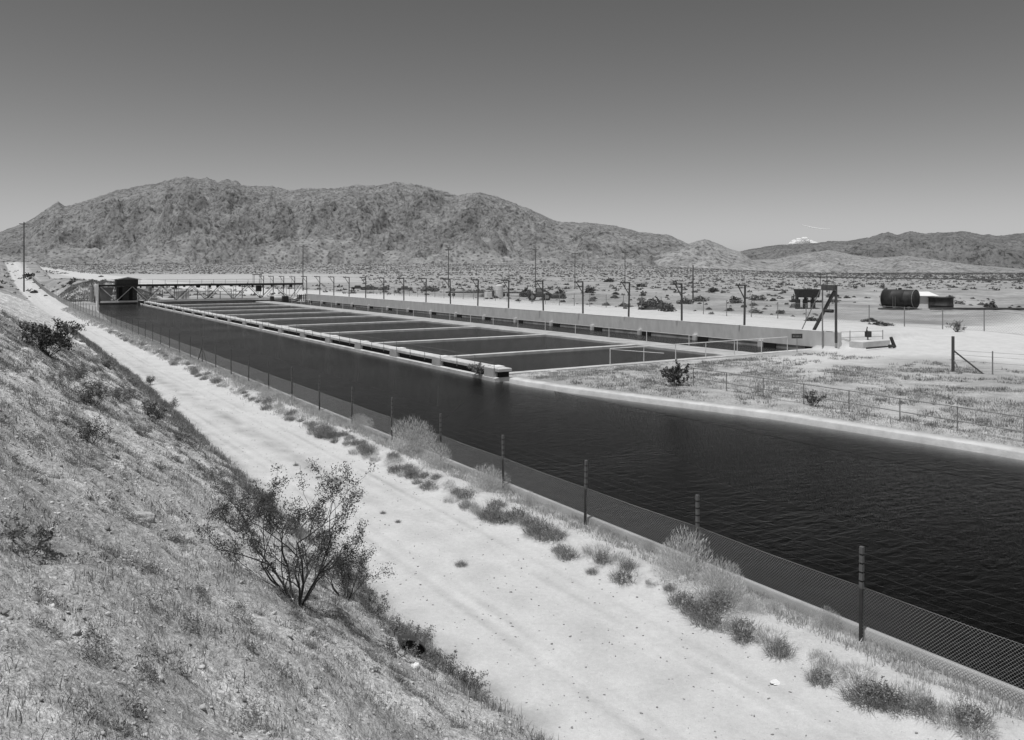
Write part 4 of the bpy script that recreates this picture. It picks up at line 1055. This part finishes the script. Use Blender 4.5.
P_dry = [proto_tuft('dry_weed', 120 + i, 520, .32, .20 + .03 * i, GRASS_M, 'dry pale grey weed at the right edge of the dirt road', 'weed', 'dry weeds along the road edge', .006, 1.15, .8) for i in range(4)]
P_fence = [proto_tuft('tumbleweed', 140 + i, 2000, .46, .50 + .05 * i, LEAF_P, 'pale feathery tumbleweed growing against the canal fence', 'tumbleweed', 'tumbleweeds against the canal fence', .005, 1.35, .25) for i in range(4)]
used = set()
def place(protos, s, t, sc_, lab=None, cat=None, flat=1.0):
    p = rr.choice(protos); z = ztf(s, t)
    if p.name in used: o = p.copy(); C.objects.link(o)
    else: o = p; used.add(p.name)
    o.location = W(s, t, z); o.rotation_euler = (0, 0, rr.uniform(0, 6.28)); o.scale = (sc_, sc_, sc_ * flat)
    o['label'] = lab or p['deflabel']
    return o
# specific ones read off the photo (base pixel, relative size)
for px, py, k, lab in [(684, 578, 1.9, 'large rounded tumbleweed beside the second-nearest fence post'), (721, 600, 1.6, 'wide pale tumbleweed in front of the fence just right of the second-nearest post'), (750, 612, .8, 'low pale tumbleweed midway along the nearest fence bay'),
                       (412, 452, 2.5, 'tallest pale tumbleweed leaning on the fence in mid distance'), (489, 489, 1.8, 'rounded pale tumbleweed left of the fourth fence post'), (360, 428, 1.5, 'pale tumbleweed against the fence upstream of the tallest one'),
                       (335, 415, 1.7, 'pale tumbleweed with a dark stem by the distant fence'), (266, 398, 1.3, 'pale tumbleweed at the braced fence post'), (436, 468, 1.5, 'low pale tumbleweed just right of the tallest one'), (530, 505, .7, 'small pale tumbleweed right of the fourth fence post')]:
    s, t, z = put(px, py); place(P_fence, s, t, k, lab)
for px, py, k, lab in [(592, 574, .55, 'small round dark weed at the road edge, tightest clump of the row'), (822, 681, .95, 'rounded dark weed near the bottom right of the road edge'), (745, 640, .9, 'grey weed tuft on the road edge below the nearest fence bay'),
                       (700, 614, .8, 'grey weed tuft on the road edge under the large rounded tumbleweed'), (780, 655, .95, 'double-headed grey weed tuft on the road edge'), (880, 700, 1.15, 'tallest grey weed tuft at the bottom right corner of the road edge')]:
    s, t, z = put(px, py); place(P_dark, s, t, k, lab)
s = 1.5
while s < 105:
    big_ = rr.random(); cl = float(noise(s * .35, 0.5, 7)); t = 12.7 + rr.uniform(-.32, .30)
    if big_ < .55: place(P_dark, s, t, rr.uniform(.65, 1.25) + .35 * cl)
    else: place(P_dry, s, t, rr.uniform(.7, 1.4) + .3 * cl)
    s += rr.uniform(.18, .5) * (1.2 - 1.2 * cl) if s < 40 else rr.uniform(.5, 1.5)
s = 3.0
while s < 130:
    place(P_fence, s, T_FENCE + rr.uniform(-.5, .0), rr.uniform(.3, .75) if s < 32 else rr.uniform(.5, 1.1), flat=rr.uniform(.6, 1.0)); s += rr.uniform(.7, 2.6) if s < 60 else rr.uniform(2, 4.5)
for px, py, k in [(331, 482, .6), (318, 478, .3), (461, 566, .55), (296, 466, .35), (383, 514, .3), (398, 523, .3)]:
    s, t, z = put(px, py); o = place(P_dark, s, t, k, None); o['label'] = 'little weed growing on the bare sand of the dirt road'; o['group'] = 'weeds in the middle of the road'
for p in P_dark + P_dry + P_fence:
    if p.name not in used: bpy.data.objects.remove(p)
for o in C.objects:
    if 'deflabel' in o: del o['deflabel']

# stuff: grass and dry scrub that nobody could count, on the slope
g = np.random.default_rng(5)
def scatter(n, s0, s1, t0, t1, power=1.0):
    u = g.uniform(0, 1, n) ** power; s = s0 + (s1 - s0) * u; t = g.uniform(t0, t1, n); return s, t
def leaf_cover(name, s, t, rad, h, m, per, leaf):
    z = zt(s, t); x, y = XY(s, t); n = len(s); N3 = n * per
    d = g.normal(size=(N3, 3)); d /= np.linalg.norm(d, axis=1)[:, None]; d[:, 2] = np.abs(d[:, 2]); r = g.uniform(0, 1, N3) ** .5
    k = np.repeat(np.arange(n), per); lob = .65 + .35 * np.sin(d[:, 0] * 4 + k) * np.cos(d[:, 1] * 5 + 2 * k)
    R_ = (rad * g.uniform(.5, 1.3, n))[k] * lob * r; Hh = (h * g.uniform(.5, 1.3, n))[k] * lob * r
    Cn = np.stack([x[k] + d[:, 0] * R_, y[k] + d[:, 1] * R_, z[k] + d[:, 2] * Hh], -1); S_, T_ = ST(Cn[:, 0], Cn[:, 1])
    Cn[:, 2] += (zt(S_, T_) - z[k]) * .8
    a = g.normal(size=(N3, 3)); a[:, 2] += .8; a /= np.linalg.norm(a, axis=1)[:, None]; b = g.normal(size=(N3, 3)); b -= (b * a).sum(1)[:, None] * a; b /= np.linalg.norm(b, axis=1)[:, None]
    ls = (leaf[k] * g.uniform(.5, 1.3, N3))[:, None]
    V = np.stack([Cn - a * ls, Cn + b * ls * .22, Cn + a * ls, Cn - b * ls * .22], 1).reshape(-1, 3); i = np.arange(N3) * 4
    return tag(link(name, mesh_np(name, V, np.stack([i, i + 1, i + 2, i + 3], -1)), m), kind='stuff')
def cover(name, s, t, h, m, per=14, rad=.12, wd=.006, lean=.9):
    z = zt(s, t); x, y = XY(s, t); n = len(s)
    X = np.repeat(x, per) + g.normal(0, 1, n * per) * np.repeat(rad * np.ones(n), per); Y = np.repeat(y, per) + g.normal(0, 1, n * per) * rad
    S_, T_ = ST(X, Y); Z = zt(S_, T_) - .01
    hh = np.repeat(h, per) * g.uniform(.4, 1.2, n * per)
    V, Q, T = blade_arrays(np.stack([X, Y, Z], -1), hh, np.repeat(wd, per) * g.uniform(.7, 1.3, n * per) if hasattr(wd, '__len__') else wd * g.uniform(.7, 1.3, n * per), g.uniform(0, 6.28, n * per), np.abs(g.normal(0, lean, n * per)), g)
    return tag(link(name, mesh_np(name, V, Q, T), m), kind='stuff')
s, t = scatter(14000, .5, 75, -1.0, 9.6, 1.5); keep = (t < toe(s) - .1) & (noise(s * .55, t * .8, 61) + .5 * noise(s * 2.1, t * 2.1, 62) > .05)
s, t = s[keep], t[keep]; d_ = np.hypot(*XY(s, t))
cover('dry_grass', s, t, .065 + .0016 * d_, GRASS_M, 16, .09, .0028 + .00038 * d_, 1.3)
s, t = scatter(7000, .5, 60, -1.0, 9.4, 1.7); keep = (t < toe(s) - .1) & (noise(s * .35 + 9, t * .5, 63) > -.02)
s, t = s[keep], t[keep]; d_ = np.hypot(*XY(s, t))
cover('low_scrub', s, t, .09 + .0018 * d_, LEAF_M, 20, .09, .0035 + .00035 * d_, 1.3)
s, t = scatter(1700, .8, 65, -1.0, 9.2, 1.5); keep = (t < toe(s) - .1) & (noise(s * .3 + 4, t * .4, 64) > -.05)
s, t = s[keep], t[keep]; d_ = np.hypot(*XY(s, t))
leaf_cover('clumped_scrub', s, t, .20 + .004 * d_, .16 + .003 * d_, LEAF_M, 260, .011 + .0006 * d_)
s, t = scatter(1500, .8, 60, -1.0, 9.2, 1.5); keep = (t < toe(s) - .1) & (noise(s * .5 + 14, t * .6, 65) > .0)
s, t = s[keep], t[keep]; d_ = np.hypot(*XY(s, t))
leaf_cover('pale_scrub', s, t, .13 + .003 * d_, .09 + .002 * d_, GRASS_M, 130, .010 + .0006 * d_)
# thick brush along the toe of the slope
s, t = scatter(3600, 8, 110, -1.5, .25, 1.3); t = toe(s) - .3 - np.abs(g.normal(0, .45, len(t))) * (1 + 0 * t); keep = noise(s * .4, t * 0 + 3, 66) + .4 * noise(s * 1.7, t, 67) > -.02
s, t = s[keep], t[keep]; d_ = np.hypot(*XY(s, t))
h_ = len(s) // 2; cover('toe_brush', s[h_:], t[h_:], .20 + .003 * d_[h_:], LEAF_W, 22, .13, .005 + .00042 * d_[h_:], 1.15)
s, t, d_ = s[:h_:3], t[:h_:3], d_[:h_:3]
leaf_cover('toe_bushes', s, t, .22 + .003 * d_, .22 + .003 * d_, LEAF_M, 230, .012 + .0006 * d_)
# berm and lip vegetation by the fence
s, t = scatter(3400, 2, 150, 13.55, 14.38, 1.6); d_ = np.hypot(*XY(s, t))
cover('fence_line_grass', s, t, .14 + .001 * d_, GRASS_L, 18, .12, .006 + .0004 * d_)
s, t = scatter(3000, 34, 170, 12.5, 14.2, 1.4); d_ = np.hypot(*XY(s, t)); keep = noise(s * .3, t * 1.2, 93) > -.15; s, t, d_ = s[keep], t[keep], d_[keep]
cover('berm_scrub', s, t, .16 + .001 * d_, LEAF_P, 16, .16, .006 + .0004 * d_, 1.1)
# right bank
s, t = scatter(26000, -6, 49, 31, 64, 1.0); keep = (t > rim(s) + .8) & (noise(s * .22, t * .22, 68) + .45 * noise(s * 1.1, t * 1.1, 69) > -.12 + .45 * sm(46, 57, t)) & ~((s > 38) & (t > 52))
s, t = s[keep], t[keep]; d_ = np.hypot(*XY(s, t))
cover('bank_grass', s, t, .14 + 0 * d_, GRASS_D, 14, .18, .016 + 0 * d_, 1.2)
s, t = scatter(3600, -6, 47, 31, 61, 1.0); keep = (t > rim(s) + 1.0) & (noise(s * .3, t * .3, 70) > -.02)
s, t = s[keep], t[keep]
cover('bank_scrub', s, t, .22 + 0 * s, LEAF_M, 26, .15, .02 + 0 * s, 1.25)
s, t = scatter(900, 198, 214, 15, 34, 1.0)
cover('bank_scrub', s, t, .5 + 0 * s, LEAF_M, 26, .35, .07 + 0 * s, 1.25)

# pebbles
def stones(name, s, t, size, m):
    ico = [(-.5257, 0, .8507), (.5257, 0, .8507), (-.5257, 0, -.8507), (.5257, 0, -.8507), (0, .8507, .5257), (0, .8507, -.5257), (0, -.8507, .5257), (0, -.8507, -.5257), (.8507, .5257, 0), (-.8507, .5257, 0), (.8507, -.5257, 0), (-.8507, -.5257, 0)]
    fc = [(1, 4, 0), (4, 9, 0), (4, 5, 9), (8, 5, 4), (1, 8, 4), (1, 10, 8), (10, 3, 8), (8, 3, 5), (3, 2, 5), (3, 7, 2), (3, 10, 7), (10, 6, 7), (6, 11, 7), (6, 0, 11), (6, 1, 0), (10, 1, 6), (11, 0, 9), (2, 11, 9), (5, 2, 9), (11, 2, 7)]
    n = len(s); x, y = XY(s, t); z = zt(s, t); b = np.array(ico)[None] * (1 + g.uniform(-.42, .42, (n, 12, 1)))
    sc3 = size[:, None] * g.uniform(.6, 1.3, (n, 3)) * np.array([1, 1, .65]); V = b * sc3[:, None, :]
    an = g.uniform(0, 6.28, n); c, s_ = np.cos(an)[:, None], np.sin(an)[:, None]; V = np.stack([V[..., 0] * c - V[..., 1] * s_, V[..., 0] * s_ + V[..., 1] * c, V[..., 2]], -1)
    V = V + np.stack([x, y, z + size * .15], -1)[:, None, :]
    Fc = (np.array(fc)[None] + (np.arange(n) * 12)[:, None, None]).reshape(-1, 3)
    return tag(link(name, mesh_np(name, V.reshape(-1, 3), None, Fc), m), kind='stuff')
s, t = scatter(20000, .5, 60, -1.0, 9.4, 1.6); k = t < toe(s); s, t = s[k], t[k]; stones('loose_stones', s, t, .008 + .020 * g.uniform(0, 1, len(s)) ** 6 + .0006 * s, ROCK)
s, t = scatter(2600, .5, 60, -1.0, 9.4, 1.8); k = t < toe(s); s, t = s[k], t[k]; stones('dark_stones', s, t, .012 + .026 * g.uniform(0, 1, len(s)) ** 4, ROCK_D)
s, t = scatter(5000, 1, 80, 7.6, 13.6, 1.6); k = t > toe(s); s, t = s[k], t[k]; stones('road_gravel', s, t, .006 + .022 * g.uniform(0, 1, len(s)) ** 4, ROCK_D)
def rock(px, py, size, lab, m=ROCK, seed=0, cat='rock', nm='rock'):
    import bmesh
    s, t, z = put(px, py); bm = bmesh.new(); bmesh.ops.create_icosphere(bm, subdivisions=3, radius=1)
    for v in bm.verts:
        c = v.co; q = 1 + .35 * float(noise(c.x * 1.3 + seed, c.y * 1.3 + c.z, seed)) + .12 * float(noise(c.x * 4 + seed, c.y * 4 + c.z * 3, seed + 3)); c *= q
        c.z = max(min(c.z, .62), -.6)
    me = bpy.data.meshes.new(nm); bm.to_mesh(me); bm.free(); o = link(nm, me, m); o.location = W(s, t, z); o.scale = (size * 1.25, size * .85, size * .8); o.rotation_euler = (.1, .2, seed)
    return tag(o, lab, cat)
rock(143, 519, .15, 'pale angular rock casting a dark shadow in the middle of the slope', seed=1)
rock(108, 495, .07, 'small dark-sided rock up-slope from the large pale rock', seed=2)
rock(307, 632, .08, 'small whitish rock under the large creosote bush', seed=3)
rock(414, 667, .08, 'white flat stone lying in the mouth of the culvert', PAINT_W, seed=4)
rock(193, 618, .05, 'small pale stone between grass tufts on the lower slope', seed=5)
rock(62, 420, .10, 'pale stone at the upper left of the slope', seed=6)
o = rock(777, 683, .09, 'flat white scrap lying on the road at the bottom right', PAINT_W, seed=7, cat='scrap', nm='paper_scrap'); o.scale = (.2, .07, .02)

# ------------------------------------------------------------------ DESERT SHRUBS ON THE PLAIN
def far_shrub_mesh(seed, n, leaf):
    q = np.random.default_rng(seed); d = q.normal(size=(n, 3)); d /= np.linalg.norm(d, axis=1)[:, None]; d[:, 2] = np.abs(d[:, 2])
    lob = 1 + .35 * np.sin(d[:, 0] * 4 + seed) * np.cos(d[:, 1] * 5 + seed * 2)
    r = q.uniform(.35, 1, n) ** .5 * lob; V, Q = leaf_quads(d * r[:, None] * np.array([1, 1, .85]), leaf, q); return V, Q
SH = []
for i in range(5):
    V, Q = far_shrub_mesh(300 + i, 420, .16); me = mesh_np('desert_shrub', V, Q); me.materials.append(LEAF_D if i < 3 else LEAF_M); SH.append(me)
def ok_plain(s, t, x, y):
    az = x / y
    a = (t > 66) | (s > 215)
    a &= ~((t > 65) & (t < 76) & (s < 200))
    a &= ~((y > 400) & (y < 800) & (az < -.18))        # bare flat beyond the bridge
    a &= ~((t > 76) & (t < 89) & (s > 30))
    a &= ~((s > 45) & (s < 62) & (t > 92) & (t < 150))
    a &= ~((y < 135) & (az > .37))
    return a
g = np.random.default_rng(17)
N = 85000; yy_ = np.sqrt(g.uniform(60 ** 2, 2100 ** 2, N)); az_ = g.uniform(-.72, .72, N); xx_ = az_ * yy_
ss_, tt_ = ST(xx_, yy_); dens = noise(xx_ * .012, yy_ * .012, 88) + .5 * noise(xx_ * .05, yy_ * .05, 89)
k = ok_plain(ss_, tt_, xx_, yy_) & (dens > -.35) & (g.uniform(0, 1, N) < np.interp(yy_, [60, 200, 500, 2100], [1, .95, .75, .45]))
xx_, yy_, ss_, tt_ = xx_[k], yy_[k], ss_[k], tt_[k]; o_ = np.argsort(yy_); xx_, yy_, ss_, tt_ = xx_[o_], yy_[o_], ss_[o_], tt_[o_]
zz_ = zt(ss_, tt_); sz = .28 + .75 * g.uniform(0, 1, len(xx_)) ** 2 * (1 + .4 * (g.uniform(0, 1, len(xx_)) > .9))
spec = [(655, 309, 2.6, 1.6, 'widest dark bush beyond the long wall in the middle of the view'), (668, 311, 1.5, 1.0, 'dark bush joined to the right of the widest one beyond the wall'), (685, 304, 1.4, 1.1, 'dark bush beside the foot of the shorter utility pole'),
        (713, 292, 1.9, 1.1, 'bushy desert shrub on a rise right of the shorter utility pole'), (757, 300, 2.0, 1.0, 'grey desert shrub on pale sand between two gooseneck posts at the right'), (560, 298, 1.6, 1.9, 'round dark bush rising just right of the loader'),
        (527, 297, 2.3, 2.1, 'dense black bush just behind the loader vehicle'), (641, 287, 2.3, 1.5, 'dark round shrub right of the middle utility pole'), (609, 282, 3.2, 2.0, 'wide dark shrub cluster left of the middle utility pole'), (590, 293, 1.7, 1.6, 'dark shrub behind a gooseneck post in mid view'),
        (370, 290, 3.0, 1.6, 'dark shrub clump at the parked vehicles'), (385, 290, 2.4, 1.3, 'dark shrub between the pickup and the low car'), (430, 291, 2.8, 1.3, 'dark shrub to the right of the low car'), (735, 303, 1.5, 1.1, 'lone dark shrub left of a gooseneck post near the right end'), (700, 301, 1.6, .9, 'shrub just right of the shorter pole foot'),
        (870, 322, 1.2, .5, 'low scrub at the foot of the perimeter fence at right'), (881, 325, 1.3, .4, 'flattened scrub by the perimeter fence below the black tank'), (812, 321, 1.0, .5, 'small dark shrub behind the hoist frame ladder'), (101, 277, 2.0, 1.2, 'isolated dark bush on top of the far bank left of the machinery house')]
for i, (px, py, rx, hh, lab) in enumerate(spec):
    s, t, z = put(px, py); o = bpy.data.objects.new('desert_shrub', SH[i % 2 if i != 4 else 3]); C.objects.link(o); o.location = W(s, t, z - .05); o.scale = (rx, rx * .8, hh / .85); o.rotation_euler = (0, 0, i * 1.3)
    tag(o, lab, 'shrub')
NI = 270
for i in range(min(NI, len(xx_))):
    o = bpy.data.objects.new('desert_shrub', SH[i % 5]); C.objects.link(o); o.location = (xx_[i], yy_[i], zz_[i] - .05); q = sz[i] * .85
    o.scale = (q, q, q * .95); o.rotation_euler = (0, 0, float(g.uniform(0, 6.28)))
    tag(o, 'low round desert shrub scattered on the sandy plain beyond the long wall', 'shrub', 'desert shrubs scattered on the plain')
V0, Q0 = far_shrub_mesh(400, 15, .50)
m_ = len(xx_) - NI; X = xx_[NI:]; Y = yy_[NI:]; Z = zz_[NI:]; q = sz[NI:] * (1 + .0003 * Y)
an = g.uniform(0, 6.28, m_); c_, s_ = np.cos(an)[:, None], np.sin(an)[:, None]
V = V0[None].repeat(m_, 0); V = np.stack([(V[..., 0] * c_ - V[..., 1] * s_), V[..., 0] * s_ + V[..., 1] * c_, V[..., 2] * .75], -1) * q[:, None, None] + np.stack([X, Y, Z], -1)[:, None, :]
Qf = (Q0[None] + (np.arange(m_) * len(V0))[:, None, None]).reshape(-1, 4)
tag(link('distant_scrub', mesh_np('distant_scrub', V.reshape(-1, 3), Qf), mat('distant_scrub_leaves', .13, .9, 0, 1, 0, 1, island=.5, trans=.2)), kind='stuff')

# a thin vapour trail low over the far range
o = MB(); pts = []
for i in range(9):
    u = i / 8; px = 802 + 28 * u; py = 225 + 4 * math.sin(u * 1.9) ; Yv = 15000; pts.append(((px - 512) / F * Yv, Yv, ZC + (HY - py) / F * Yv))
o.path(pts, [4, 8, 11, 12, 12, 11, 9, 7, 3], 6); tag(o.build('vapour_trail', CLOUD), 'short thin white vapour trail above the far mountain range', 'vapour trail', kind='stuff')
print('shrubs', len(xx_))
